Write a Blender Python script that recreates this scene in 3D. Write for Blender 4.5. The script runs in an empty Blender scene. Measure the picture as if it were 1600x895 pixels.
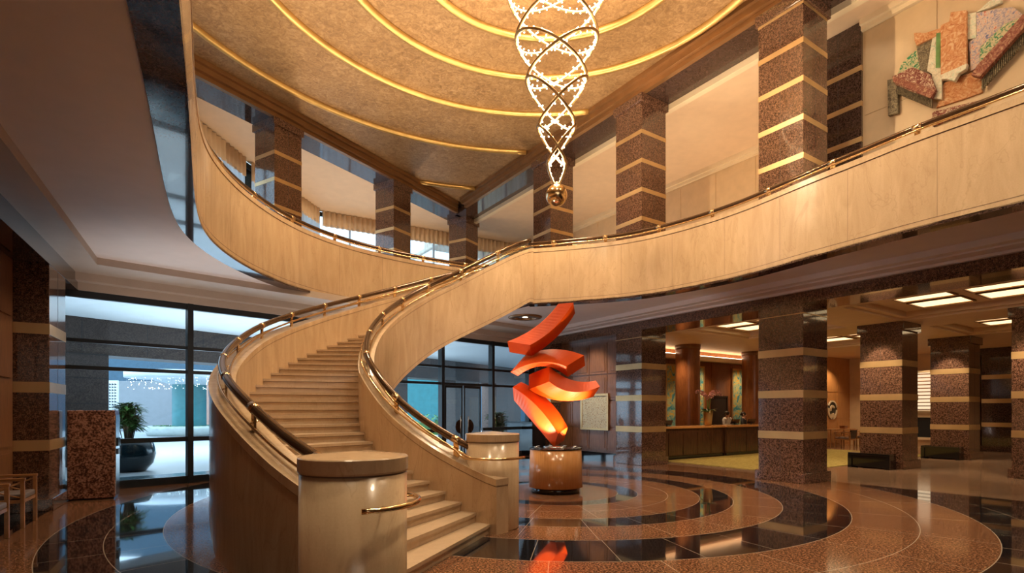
import bpy, bmesh, math, random
from mathutils import Vector, Matrix
random.seed(7)
S = bpy.context.scene
COL = S.collection
PI = math.pi

# ------------------------------------------------------------------ camera, world, exposure
cam_d = bpy.data.cameras.new('camera')
cam = bpy.data.objects.new('camera', cam_d); COL.objects.link(cam)
cam.location = (0, 0, 1.6); cam.rotation_euler = (PI/2, 0, 0)
cam_d.sensor_width = 36; cam_d.lens = 840/1600*36
cam_d.shift_y = 193.5/1600; cam_d.clip_start = 0.05; cam_d.clip_end = 400
S.camera = cam
S.view_settings.view_transform = 'Standard'; S.view_settings.look = 'None'
S.view_settings.gamma = 1; S.view_settings.use_curve_mapping = False
S.view_settings.exposure = 0.25
S.cycles.use_denoising = True
S.cycles.max_bounces = 8; S.cycles.diffuse_bounces = 4; S.cycles.glossy_bounces = 5
S.cycles.transmission_bounces = 6; S.cycles.transparent_max_bounces = 10
S.cycles.sample_clamp_indirect = 4; S.cycles.caustics_reflective = False; S.cycles.caustics_refractive = False
S.cycles.blur_glossy = 0.5

W = bpy.data.worlds.new('world'); S.world = W; W.use_nodes = True
bg = W.node_tree.nodes['Background']
bg.inputs[0].default_value = (0.60, 0.80, 1.0, 1); bg.inputs[1].default_value = 4.0

def lamp(name, kind, loc, power, col=(1, .72, .42), radius=.12, target=None, angle=100, blend=.6, size=None):
    d = bpy.data.lights.new(name, kind); d.energy = power; d.color = col
    if kind == 'SPOT': d.spot_size = math.radians(angle); d.spot_blend = blend
    if kind in ('POINT', 'SPOT'): d.shadow_soft_size = radius
    if kind == 'AREA':
        d.shape = 'RECTANGLE'; d.size, d.size_y = size
    o = bpy.data.objects.new(name, d); COL.objects.link(o); o.location = loc
    if target is not None:
        o.rotation_euler = (Vector(target)-Vector(loc)).to_track_quat('-Z', 'Y').to_euler()
    return o

# ------------------------------------------------------------------ plan frames
def mkframe(o, a, b):
    def f(u, v, z=None):
        x = o[0]+a[0]*u+b[0]*v; y = o[1]+a[1]*u+b[1]*v
        return (x, y) if z is None else (x, y, z)
    return f
FR = mkframe((6.357, 11.735), (-.558, .830), (.830, .558))      # right wing: u away along the row, v into the wing
FL = mkframe((-7.44, 16.84), (.512, .859), (-.859, .512))       # upper left row: u away, v into the gallery
FW = mkframe((-6.23, 6.54), (-.492, .870), (-.870, -.492))      # left wall: u away, v into the wall
FN = mkframe((-8.08, 10.98), (.7071, .7071), (-.7071, .7071))   # glass wall: u along, v outward
FP = mkframe((-12.65, 15.2), (.551, .834), (-.834, .551))       # granite portal outside
ZF, ZB, ZT, ZU, ZC = 4.93, 4.38, 5.79, 10.8, 11.2
SC = (2.4, 10.1)                                                # centre of the stair curve
FC = (.87, 10.62)                                               # centre of floor rings, sculpture, chandelier
RIS = .1265

# ------------------------------------------------------------------ lamps
WARM = (1, .70, .40); WARM2 = (1, .78, .52); COOL = (.84, .93, 1.0)
for (x, y, p) in [(-1.5, 3.0, 420), (3.8, 3.2, 420), (-2.5, 9.0, 420), (4.6, 7.0, 300), (1.0, 14.5, 380), (-3.5, 14.5, 380), (1.0, 6.0, 420)]:
    lamp('hall_fill_spot', 'SPOT', (x, y, ZC-.06), p*2.6, WARM2, .45, (x, y, 0), 105, .7)  # added spots that light floor and stairs, no fixtures
# added upward spots, hidden behind the parapets, to brighten the gold ceiling
for (x, y) in [(-5.9, 8.6), (-6.1, 11.2), (-5.6, 13.6), (-4.0, 15.9), (-1.8, 17.2), (1.8, 15.2), (4.6, 13.4), (6.6, 10.2), (8.2, 7.2), (-4.6, 4.4), (-2.6, .6), (10.4, 3.4)]:
    lamp('ceiling_fill_spot', 'SPOT', (x, y, ZF+.25), 500, WARM2, .25, (.55*x+.4, .6*y+4.2, ZC), 120, .8)
for (x, y) in [(1.6, 4.6), (3.2, 6.0), (2.4, 9.0)]:
    lamp('parapet_fill_spot', 'SPOT', (x, y, ZC-.1), 700, WARM2, .3, (x+4.2, y+2.6, 5.0), 80, .8)  # extra spots added to brighten the right parapet
# added spots near the gallery floor, aimed up to brighten its ceiling
for (x, y) in [FL(-2.5, 1.9), FL(2.8, 2.0), FL(7.8, 2.6), FR(11.5, 3.2), FR(6.9, 3.4), FR(2.4, 3.4)]:
    lamp('gallery_fill_spot', 'SPOT', (x, y, ZF+.3), 420, (1, .72, .45), .2, (x, y, ZU), 130, .8)
# added fill spots under the low ceiling, without fixtures
for (x, y) in [(-6.4, 9.0), (-5.2, 12.2), (-2.6, 15.6), FR(11, -1.4), FR(7, -1.2), FR(2.3, -1.0), FR(-2.4, -1.0)]:
    lamp('low_fill_spot', 'SPOT', (x, y, ZB-.03), 230, WARM2, .35, (x, y, 0), 125, .8)
# added warm area fill before the rear wall, out of view
lamp('rear_fill', 'AREA', (1.5, -8.6, 5.5), 380, (1, .86, .70), target=(0, 8, 4.0), size=(12, 6))
# added spots near the ground outside, aimed up to brighten the canopy soffit
for (u, v) in [(1, 2.4), (5, 2.6), (9, 2.8), (3, 5.0), (8, 6.5), (12, 8)]:
    x, y = FN(u, v); lamp('canopy_fill_spot', 'SPOT', (x, y, .35), 420, COOL, 1.0, (x, y, 4.3), 150, .9)
for (x, y, tx, ty) in [(-1.7, 10.0, 1.6, 14.6), (-5.9, 9.9, -5.8, 11.5), (-3.2, 14.2, -3.6, 15.2)]:
    lamp('floor_fill_spot', 'SPOT', (x, y, .25), 260, (1, .86, .78), .25, (tx, ty, ZB), 110, .9)  # added spots set low and out of sight to lift the low ceiling
for (u, v) in [(.5, 4.45), (.5, 9.5), (-2.7, 4.4)]:
    x, y = FR(u, v); lamp('column_spot_lamp', 'SPOT', (x, y, 3.98), 140, WARM2, .05, FR(u, v+.75, 1.6), 60, .5)
for (u, v) in [(3, 2.5), (8, 2.5), (14, 2.5), (19, 2.5)]:
    x, y = FP(u, v); lamp('street_canopy_lamp', 'AREA', (x, y, 4.05), 260, COOL, target=(x, y, 0), size=(3, 2))

# ------------------------------------------------------------------ mesh builder
class MB:
    def __init__(s): s.v = []; s.f = []; s.m = []; s.smooth = []
    def add(s, verts, faces, mi=0, smooth=False):
        b = len(s.v); s.v += [tuple(p) for p in verts]
        for f in faces: s.f.append([b+i for i in f]); s.m.append(mi); s.smooth.append(smooth)
        return s
    def hexa(s, p, mi=0):   # 4 bottom + 4 top
        return s.add(p, [(0, 3, 2, 1), (4, 5, 6, 7), (0, 1, 5, 4), (1, 2, 6, 5), (2, 3, 7, 6), (3, 0, 4, 7)], mi)
    def fbox(s, f, u0, u1, v0, v1, z0, z1, mi=0):
        q = [f(u0, v0), f(u1, v0), f(u1, v1), f(u0, v1)]
        return s.hexa([(x, y, z0) for x, y in q]+[(x, y, z1) for x, y in q], mi)
    def box(s, x0, x1, y0, y1, z0, z1, mi=0):
        return s.fbox(lambda u, v: (u, v), x0, x1, y0, y1, z0, z1, mi)
    def prism(s, poly, z0, z1, mi=0, caps=True):
        n = len(poly)
        v = [(x, y, z0) for x, y in poly]+[(x, y, z1) for x, y in poly]
        f = [(i, (i+1) % n, n+(i+1) % n, n+i) for i in range(n)]
        if caps: f += [tuple(range(n))[::-1], tuple(range(n, 2*n))]
        return s.add(v, f, mi)
    def lathe(s, c, prof, n=32, mi=0, smooth=True, a0=0, a1=2*PI):
        full = abs(a1-a0-2*PI) < 1e-6; m = n if full else n+1
        v = []
        for r, z in prof:
            for i in range(m):
                a = a0+(a1-a0)*i/n; v.append((c[0]+r*math.cos(a), c[1]+r*math.sin(a), c[2]+z))
        f = []
        for j in range(len(prof)-1):
            for i in range(n):
                k = (i+1) % m if full else i+1
                f.append((j*m+i, j*m+k, (j+1)*m+k, (j+1)*m+i))
        return s.add(v, f, mi, smooth)
    def tube(s, pts, r, n=8, mi=0, cap=True, closed=False, smooth=True):
        pts = [Vector(p) for p in pts]; N = len(pts)
        v = []; up = Vector((0, 0, 1)); prevn = None
        rr = r if isinstance(r, (list, tuple)) else [r]*N
        for i, p in enumerate(pts):
            if closed: t = pts[(i+1) % N]-pts[i-1]
            else: t = pts[min(i+1, N-1)]-pts[max(i-1, 0)]
            t.normalize()
            if prevn is None:
                a = up if abs(t.dot(up)) < .95 else Vector((1, 0, 0))
                nn = (a-t*a.dot(t)).normalized()
            else: nn = (prevn-t*prevn.dot(t)).normalized()
            prevn = nn; b = t.cross(nn)
            for k in range(n):
                a = 2*PI*k/n; v.append(p+(nn*math.cos(a)+b*math.sin(a))*rr[i])
        f = []
        for i in range(N if closed else N-1):
            j = (i+1) % N
            for k in range(n):
                l = (k+1) % n; f.append((i*n+k, i*n+l, j*n+l, j*n+k))
        if cap and not closed: f += [tuple(range(n))[::-1], tuple(range((N-1)*n, N*n))]
        return s.add(v, f, mi, smooth)
    def ribbon(s, a, b, z0, z1, mi=0, caps=True, smooth=False, closed=False):
        """solid wall between plan lines a and b with bottom z0[] and top z1[]"""
        n = len(a); v = []
        for i in range(n):
            v += [(a[i][0], a[i][1], z0[i]), (b[i][0], b[i][1], z0[i]), (b[i][0], b[i][1], z1[i]), (a[i][0], a[i][1], z1[i])]
        base = len(s.v); s.v += v
        for i in range(n-1):
            p, q = i*4, (i+1)*4
            for k, (x, y) in enumerate([(0, 1), (1, 2), (2, 3), (3, 0)]):
                s.f.append([base+t for t in (p+x, p+y, q+y, q+x)]); s.m.append(mi); s.smooth.append(False)
        if caps:
            s.f.append([base+t for t in (3, 2, 1, 0)]); s.m.append(mi); s.smooth.append(False)
            e = (n-1)*4; s.f.append([base+t for t in (e, e+1, e+2, e+3)]); s.m.append(mi); s.smooth.append(False)
        return s
    def sphere(s, c, r, n=10, m=6, mi=0, sc=(1, 1, 1)):
        v = [(c[0], c[1], c[2]-r*sc[2])]
        for j in range(1, m):
            a = -PI/2+PI*j/m
            for i in range(n):
                b = 2*PI*i/n
                v.append((c[0]+r*sc[0]*math.cos(a)*math.cos(b), c[1]+r*sc[1]*math.cos(a)*math.sin(b), c[2]+r*sc[2]*math.sin(a)))
        v.append((c[0], c[1], c[2]+r*sc[2])); L = len(v)-1; f = []
        for i in range(n):
            k = (i+1) % n; f.append((0, 1+k, 1+i)); f.append((L, L-n+i, L-n+k))
            for j in range(m-2): f.append((1+j*n+i, 1+j*n+k, 1+(j+1)*n+k, 1+(j+1)*n+i))
        return s.add(v, f, mi, True)
    def leaf(s, p, d, L, w, droop=.4, mi=0, seg=4):
        p = Vector(p); d = Vector(d).normalized(); side = d.cross(Vector((0, 0, 1)))
        if side.length < .05: side = Vector((1, 0, 0))
        side.normalize(); up = side.cross(d).normalized(); v = []
        for i in range(seg+1):
            t = i/seg; q = p+d*L*t-Vector((0, 0, 1))*droop*L*t*t
            ww = w*math.sin(PI*(.12+.86*t))*.5
            v += [q-side*ww, q+up*ww*.25*(-1), q+side*ww]
        f = []
        for i in range(seg):
            a = i*3; f += [(a, a+1, a+4, a+3), (a+1, a+2, a+5, a+4)]
        return s.add(v, f, mi, True)

def root_off(p):
    while p is not None and p.parent is not None: p = p.parent
    return Vector(p.location) if (p is not None and p.type == 'EMPTY') else Vector((0, 0, 0))

def obj(name, mb, mats, parent=None, bevel=None, recalc=True, local=False):
    me = bpy.data.meshes.new(name)
    off = Vector((0, 0, 0)) if (parent is None or local) else root_off(parent)
    me.from_pydata([(p[0]-off.x, p[1]-off.y, p[2]-off.z) for p in mb.v], [], mb.f)
    for m in (mats if isinstance(mats, (list, tuple)) else [mats]): me.materials.append(m)
    for i, p in enumerate(me.polygons): p.material_index = mb.m[i]; p.use_smooth = mb.smooth[i]
    if recalc:
        bm = bmesh.new(); bm.from_mesh(me)
        bmesh.ops.recalc_face_normals(bm, faces=bm.faces); bm.to_mesh(me); bm.free()
    me.update()
    o = bpy.data.objects.new(name, me); COL.objects.link(o)
    if parent is not None: o.parent = parent
    if bevel:
        md = o.modifiers.new('bevel', 'BEVEL'); md.width = bevel; md.segments = 2; md.limit_method = 'ANGLE'; md.angle_limit = math.radians(40)
    return o
def tag(o, label=None, cat=None, group=None, kind=None):
    if label: o['label'] = label
    if cat: o['category'] = cat
    if group: o['group'] = group
    if kind: o['kind'] = kind
    return o
def thing(name, label, cat, loc=(0, 0, 0), rz=0, group=None):
    o = bpy.data.objects.new(name, None); COL.objects.link(o); o.empty_display_size = .1
    o.location = loc; o.rotation_euler = (0, 0, rz)
    return tag(o, label, cat, group)
def struct(name, mb, mats, label=None, cat=None, parent=None, bevel=None):
    o = obj(name, mb, mats, parent, bevel)
    if parent is None:
        o['kind'] = 'structure'
        tag(o, label, cat)
    return o
def dup(root, loc, rz=None, label=None, group=None):
    r = root.copy(); COL.objects.link(r); r.location = loc
    if rz is not None: r.rotation_euler = (0, 0, rz)
    if label: r['label'] = label
    if group: r['group'] = group
    for ch in list(root.children):
        c = ch.copy(); COL.objects.link(c); c.parent = r
        for g in list(ch.children):
            d = g.copy(); COL.objects.link(d); d.parent = c
    return r

# ------------------------------------------------------------------ materials
def newmat(name):
    m = bpy.data.materials.new(name); m.use_nodes = True
    nt = m.node_tree; b = nt.nodes['Principled BSDF']
    return m, nt, b
def tc(nt, scale=(1, 1, 1), rot=(0, 0, 0), geo=False):
    t = nt.nodes.new('ShaderNodeTexCoord'); mp = nt.nodes.new('ShaderNodeMapping')
    mp.inputs['Scale'].default_value = scale; mp.inputs['Rotation'].default_value = rot
    nt.links.new(t.outputs['Object'], mp.inputs[0]); return mp.outputs[0]
def noise(nt, vec, scale, detail=3, rough=.5, dist=0):
    n = nt.nodes.new('ShaderNodeTexNoise'); n.inputs['Scale'].default_value = scale
    n.inputs['Detail'].default_value = detail; n.inputs['Roughness'].default_value = rough
    n.inputs['Distortion'].default_value = dist
    nt.links.new(vec, n.inputs['Vector']); return n.outputs['Fac']
def ramp(nt, fac, stops, const=False):
    r = nt.nodes.new('ShaderNodeValToRGB'); e = r.color_ramp.elements
    if const: r.color_ramp.interpolation = 'CONSTANT'
    while len(e) < len(stops): e.new(.5)
    for k, (p, c) in enumerate(stops):
        e[k].position = p; e[k].color = (c[0], c[1], c[2], 1)
    nt.links.new(fac, r.inputs[0]); return r.outputs[0]
def mth(nt, op, a, b=None, clamp=False):
    n = nt.nodes.new('ShaderNodeMath'); n.operation = op; n.use_clamp = clamp
    for i, x in enumerate((a, b)):
        if x is None: continue
        if isinstance(x, (int, float)): n.inputs[i].default_value = x
        else: nt.links.new(x, n.inputs[i])
    return n.outputs[0]
def mixc(nt, fac, a, b):
    n = nt.nodes.new('ShaderNodeMix'); n.data_type = 'RGBA'
    if isinstance(fac, (int, float)): n.inputs[0].default_value = fac
    else: nt.links.new(fac, n.inputs[0])
    for i, x in ((6, a), (7, b)):
        if isinstance(x, tuple): n.inputs[i].default_value = (x[0], x[1], x[2], 1)
        else: nt.links.new(x, n.inputs[i])
    return n.outputs[2]
def bump(nt, b, h, strength=.3, dist=.02):
    n = nt.nodes.new('ShaderNodeBump'); n.inputs['Strength'].default_value = strength; n.inputs['Distance'].default_value = dist
    nt.links.new(h, n.inputs['Height']); nt.links.new(n.outputs[0], b.inputs['Normal'])
def plain(name, col, rough=.5, metal=0, spec=.5, var=.12, coat=0):
    m, nt, b = newmat(name)
    v = tc(nt); f = noise(nt, v, 3.0, 4)
    c = ramp(nt, f, [(.3, tuple(x*(1-var) for x in col)), (.7, tuple(min(1, x*(1+var)) for x in col))])
    nt.links.new(c, b.inputs['Base Color'])
    b.inputs['Roughness'].default_value = rough; b.inputs['Metallic'].default_value = metal
    b.inputs['Specular IOR Level'].default_value = spec; b.inputs['Coat Weight'].default_value = coat
    b.inputs['Coat Roughness'].default_value = .03
    return m
def granite(name, c0, c1, c2, rough=.12, scale=66, coat=.5, joint=None):
    m, nt, b = newmat(name)
    v = tc(nt)
    f = noise(nt, v, scale, 2, .65); g = noise(nt, v, scale*.35, 2)
    s = mth(nt, 'ADD', mth(nt, 'MULTIPLY', f, .7), mth(nt, 'MULTIPLY', g, .3))
    c = ramp(nt, s, [(.42, c0), (.50, c1), (.58, c2)])
    nt.links.new(c, b.inputs['Base Color'])
    b.inputs['Roughness'].default_value = rough
    b.inputs['Coat Weight'].default_value = coat; b.inputs['Coat Roughness'].default_value = .02
    return m
def emis(name, col, st):
    m, nt, b = newmat(name)
    b.inputs['Base Color'].default_value = (*col, 1); b.inputs['Emission Color'].default_value = (*col, 1)
    b.inputs['Emission Strength'].default_value = st; return m
def wood(name, c0, c1, rough=.3, sc=(14, 14, 1.2), coat=.3):
    m, nt, b = newmat(name)
    v = tc(nt, sc); f = noise(nt, v, 2.2, 5, .6, .6)
    v2 = tc(nt, (1, 1, 1)); g = noise(nt, v2, .8, 2)
    c = ramp(nt, mth(nt, 'ADD', mth(nt, 'MULTIPLY', f, .75), mth(nt, 'MULTIPLY', g, .25)), [(.33, c0), (.67, c1)])
    nt.links.new(c, b.inputs['Base Color']); b.inputs['Roughness'].default_value = rough
    b.inputs['Coat Weight'].default_value = coat; b.inputs['Coat Roughness'].default_value = .08
    return m

def marble_mat(name, c0, c1, vein, rough=.16):
    m, nt, b = newmat(name)
    v = tc(nt, (1, 1, .22)); f = noise(nt, v, 5.0, 6, .6, .8)
    v3 = tc(nt, (1, 1, .3)); g = noise(nt, v3, 1.1, 4, .6, 1.6)
    fine = noise(nt, tc(nt), 60, 2)
    base = ramp(nt, mth(nt, 'ADD', mth(nt, 'MULTIPLY', f, .8), mth(nt, 'MULTIPLY', fine, .2)), [(.32, c0), (.68, c1)])
    d = mth(nt, 'ABSOLUTE', mth(nt, 'SUBTRACT', g, .5))
    k = ramp(nt, d, [(0, (.35,)*3), (.008, (0,)*3)])
    nt.links.new(mixc(nt, k, base, vein), b.inputs['Base Color'])
    b.inputs['Roughness'].default_value = rough; b.inputs['Coat Weight'].default_value = .25; b.inputs['Coat Roughness'].default_value = .03
    return m
M = {}
M['marble'] = marble_mat('cream_marble', (.52, .36, .215), (.66, .48, .30), (.40, .26, .15), .24)
M['marble_floor'] = marble_mat('step_marble', (.50, .365, .235), (.62, .47, .32), (.40, .27, .16), .35)
M['joint_and_shadow'] = plain('dark_joint_and_shadow', (.20, .12, .07), .6)
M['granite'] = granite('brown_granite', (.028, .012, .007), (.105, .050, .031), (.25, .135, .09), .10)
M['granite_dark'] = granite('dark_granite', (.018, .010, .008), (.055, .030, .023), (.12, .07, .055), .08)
M['granite_red'] = granite('red_granite', (.05, .018, .012), (.20, .08, .05), (.38, .19, .13), .18, 32)
M['granite_out'] = granite('outside_granite', (.020, .012, .010), (.045, .029, .024), (.09, .062, .052), .5, 60, 0)
M['gold'] = plain('brass_band', (.60, .40, .19), .34, .5, var=.08)
M['gilt'] = plain('gilt_moulding', (.66, .43, .15), .36, .8, var=.15)
M['brass'] = plain('polished_brass', (.80, .58, .32), .18, 1, var=.08)
M['hoop'] = plain('antique_brass', (.42, .27, .12), .3, .9)
M['bronze'] = plain('dark_bronze', (.10, .055, .03), .16, .6, var=.2, coat=.3)
M['bronze_trim'] = plain('bronze_trim', (.30, .155, .065), .3, .55, var=.1)
M['steel'] = plain('brushed_steel', (.62, .64, .66), .25, 1)
M['black'] = plain('black_metal', (.012, .016, .02), .35)
M['black_gloss'] = plain('black_gloss', (.008, .008, .010), .08, coat=.5)
M['ceil_low'] = plain('painted_plaster', (.78, .69, .65), .6, var=.03)
M['bulkhead'] = plain('cream_bulkhead', (.52, .42, .34), .55, var=.04)
M['ceil_cream'] = plain('cream_ceiling', (.76, .57, .39), .6, var=.04)
M['wall_cream'] = plain('cream_panel', (.66, .49, .30), .5, var=.06)
M['cornice'] = plain('pale_cornice', (.80, .66, .46), .5, var=.03)
M['wood'] = wood('walnut_panel', (.13, .050, .022), (.28, .125, .058), .38, coat=.08)
M['wood_red'] = wood('mahogany_panel', (.15, .045, .014), (.33, .125, .045))
M['wood_light'] = wood('drum_veneer', (.50, .22, .07), (.64, .32, .12), .22)
M['chair_wood'] = wood('chair_wood', (.34, .15, .05), (.52, .26, .10), .3, (3, 3, 3))
M['leather'] = plain('grey_leather', (.22, .19, .19), .3)
M['dark_leather'] = plain('dark_leather', (.03, .018, .013), .4)
M['panel_light'] = emis('ceiling_light_panel', (1, .74, .40), 1.5)
M['cove'] = emis('cove_light', (1, .80, .55), 7)
M['led'] = emis('led_bulb', (1, .82, .55), 14)
M['led_strip'] = emis('led_strip', (1, .70, .40), 1.7)
M['spotface'] = emis('lamp_face', (1, .85, .6), 10)
M['pave'] = plain('pale_paving', (.40, .42, .44), .45, var=.06)
M['pave_wet'] = plain('slate_step', (.10, .17, .20), .15, var=.2)
M['canopy'] = plain('canopy_paint', (.72, .76, .80), .6, var=.03)
M['white_out'] = plain('outside_render', (.24, .245, .26), .7, var=.05)
M['teal'] = plain('teal_render', (.04, .20, .22), .5)
M['blue_out'] = plain('blue_cladding', (.035, .085, .13), .5)
M['pink_out'] = plain('salmon_render', (.62, .34, .26), .6)
M['leaf'] = plain('leaf_green', (.045, .12, .03), .4, var=.5)
M['leaf_light'] = plain('leaf_pale_green', (.12, .26, .07), .4, var=.4)
M['pot'] = plain('navy_glaze', (.003, .011, .016), .15, coat=.2)
M['stone_out'] = plain('planter_stone', (.42, .46, .44), .7)
M['twig'] = plain('brown_stem', (.10, .06, .03), .7)
M['white'] = plain('white_cloth', (.75, .73, .72), .7)
M['navy'] = plain('dark_suit', (.02, .022, .03), .7)
M['skin'] = plain('skin', (.62, .36, .25), .5, var=.05)
M['hair'] = plain('dark_hair', (.03, .014, .010), .4)
M['pink'] = plain('orchid_pink', (.86, .48, .48), .5, var=.3)
M['valance'] = plain('beige_curtain', (.66, .50, .34), .8, var=.05)
M['screen'] = plain('monitor_black', (.01, .01, .012), .15)
M['shelf_light'] = emis('lit_shelf', (1, .80, .52), .8)

m, nt, b = newmat('orange_paint'); b.inputs['Base Color'].default_value = (.78, .075, .012, 1)
f = noise(nt, tc(nt), 5, 3); nt.links.new(ramp(nt, f, [(.3, (.64, .062, .003)), (.7, (.70, .078, .004))]), b.inputs['Base Color']); b.inputs['Specular IOR Level'].default_value = .25
b.inputs['Roughness'].default_value = .42; M['orange'] = m

m, nt, b = newmat('sheer_curtain')
b.inputs['Base Color'].default_value = (.85, .82, .78, 1); b.inputs['Roughness'].default_value = .9
tr = nt.nodes.new('ShaderNodeBsdfTranslucent'); tr.inputs[0].default_value = (.92, .92, .92, 1)
tp = nt.nodes.new('ShaderNodeBsdfTransparent'); mx = nt.nodes.new('ShaderNodeMixShader'); mx2 = nt.nodes.new('ShaderNodeMixShader')
mx.inputs[0].default_value = .6; mx2.inputs[0].default_value = .45
nt.links.new(b.outputs[0], mx.inputs[1]); nt.links.new(tr.outputs[0], mx.inputs[2])
nt.links.new(mx.outputs[0], mx2.inputs[1]); nt.links.new(tp.outputs[0], mx2.inputs[2])
nt.links.new(mx2.outputs[0], nt.nodes['Material Output'].inputs[0]); M['sheer'] = m

m, nt, b = newmat('window_glass')
gl = nt.nodes.new('ShaderNodeBsdfGlossy'); gl.inputs['Roughness'].default_value = .01
tp = nt.nodes.new('ShaderNodeBsdfTransparent'); tp.inputs[0].default_value = (.86, .93, .95, 1)
fr = nt.nodes.new('ShaderNodeFresnel'); fr.inputs[0].default_value = 1.35; mx = nt.nodes.new('ShaderNodeMixShader')
nt.links.new(fr.outputs[0], mx.inputs[0]); nt.links.new(tp.outputs[0], mx.inputs[1]); nt.links.new(gl.outputs[0], mx.inputs[2])
nt.links.new(mx.outputs[0], nt.nodes['Material Output'].inputs[0]); M['glass'] = m

# mottled gold leaf ceiling
m, nt, b = newmat('gold_leaf_plaster')
v = tc(nt); f = noise(nt, v, 6.5, 8, .72, 1.2); g = noise(nt, v, 1.2, 3)
c = ramp(nt, mth(nt, 'ADD', mth(nt, 'MULTIPLY', f, .8), mth(nt, 'MULTIPLY', g, .2)), [(.36, (.22, .12, .050)), (.5, (.34, .20, .088)), (.66, (.50, .32, .16))])
nt.links.new(c, b.inputs['Base Color']); b.inputs['Roughness'].default_value = .5; b.inputs['Metallic'].default_value = .35
bump(nt, b, f, .25, .02); M['goldleaf'] = m

# polished floor: rings about FC
m, nt, b = newmat('polished_ring_floor')
t = nt.nodes.new('ShaderNodeTexCoord'); sp = nt.nodes.new('ShaderNodeSeparateXYZ'); nt.links.new(t.outputs['Object'], sp.inputs[0])
X, Y = sp.outputs[0], sp.outputs[1]
dx = mth(nt, 'SUBTRACT', X, FC[0]); dy = mth(nt, 'SUBTRACT', Y, FC[1])
r = mth(nt, 'SQRT', mth(nt, 'ADD', mth(nt, 'MULTIPLY', dx, dx), mth(nt, 'MULTIPLY', dy, dy)))
def band(a, b_): return mth(nt, 'MULTIPLY', mth(nt, 'GREATER_THAN', r, a), mth(nt, 'LESS_THAN', r, b_))
blk = mth(nt, 'ADD', mth(nt, 'ADD', band(1.19, 1.57), band(2.68, 3.24)), mth(nt, 'ADD', band(4.0, 4.94), band(6.51, 7.72)))
vv = mth(nt, 'ADD', mth(nt, 'MULTIPLY', mth(nt, 'SUBTRACT', X, 6.357), .83), mth(nt, 'MULTIPLY', mth(nt, 'SUBTRACT', Y, 11.735), .558))
ww = mth(nt, 'ADD', mth(nt, 'MULTIPLY', mth(nt, 'ADD', X, 6.23), -.87), mth(nt, 'MULTIPLY', mth(nt, 'SUBTRACT', Y, 6.54), -.492))
outr = mth(nt, 'GREATER_THAN', vv, .95); outl = mth(nt, 'GREATER_THAN', ww, 0.0)
far = mth(nt, 'MULTIPLY', mth(nt, 'GREATER_THAN', r, 7.72), mth(nt, 'GREATER_THAN', X, 1.0))
blk = mth(nt, 'MAXIMUM', mth(nt, 'MULTIPLY', mth(nt, 'MAXIMUM', blk, far), mth(nt, 'SUBTRACT', 1, outr)), outl)
# joints
ang = mth(nt, 'ARCTAN2', dy, dx)
def ringline(r0, w=.006): return mth(nt, 'LESS_THAN', mth(nt, 'ABSOLUTE', mth(nt, 'SUBTRACT', r, r0)), w)
def radial(n, a, b_, ph=0):
    q = mth(nt, 'FRACT', mth(nt, 'ADD', mth(nt, 'MULTIPLY', ang, n/(2*PI)), ph+50))
    d = mth(nt, 'MULTIPLY', mth(nt, 'MULTIPLY', mth(nt, 'ABSOLUTE', mth(nt, 'SUBTRACT', q, .5)), 2*PI/n), r)
    return mth(nt, 'MULTIPLY', mth(nt, 'LESS_THAN', d, .004), band(a, b_))
jl = ringline(1.19, .004)
for r0 in (1.57, 2.68, 3.24, 4.0, 4.94, 6.51, 7.72, 5.73, 7.12, 2.12): jl = mth(nt, 'MAXIMUM', jl, ringline(r0, .005))
for n, a, b_, ph in ((16, 1.19, 2.68, .1), (24, 2.68, 4.0, .3), (32, 4.0, 4.94, .2), (26, 4.94, 6.51, .4), (48, 6.51, 7.72, .1)):
    jl = mth(nt, 'MAXIMUM', jl, radial(n, a, b_, ph))
jl = mth(nt, 'MULTIPLY', jl, mth(nt, 'SUBTRACT', 1, mth(nt, 'MAXIMUM', outr, outl)))
v = tc(nt); g1 = noise(nt, v, 42, 3, .8); 
tan = ramp(nt, g1, [(.43, (.030, .011, .006)), (.5, (.15, .062, .030)), (.57, (.36, .18, .095))])
tanr = ramp(nt, g1, [(.35, (.22, .13, .085)), (.65, (.40, .27, .18))])
tan = mixc(nt, outr, tan, tanr)
bl = ramp(nt, g1, [(.4, (.006, .006, .008)), (.65, (.018, .018, .022))])
c = mixc(nt, blk, tan, bl); c = mixc(nt, jl, c, (.42, .34, .26))
nt.links.new(c, b.inputs['Base Color']); b.inputs['Roughness'].default_value = .07
nt.links.new(mth(nt, 'ADD', mth(nt, 'MULTIPLY', mth(nt, 'SUBTRACT', 1, blk), .06), .05), b.inputs['Roughness'])
b.inputs['IOR'].default_value = 1.5; nt.links.new(mth(nt, 'ADD', mth(nt, 'MULTIPLY', blk, .5), .04), b.inputs['Coat Weight']); b.inputs['Coat Roughness'].default_value = .02
M['floor'] = m

m, nt, b = newmat('yellow_green_carpet')
v = tc(nt); f = noise(nt, v, 9, 5, .7, 1)
nt.links.new(ramp(nt, f, [(.35, (.22, .16, .035)), (.6, (.42, .33, .09))]), b.inputs['Base Color']); b.inputs['Roughness'].default_value = .95
M['carpet'] = m

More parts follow.
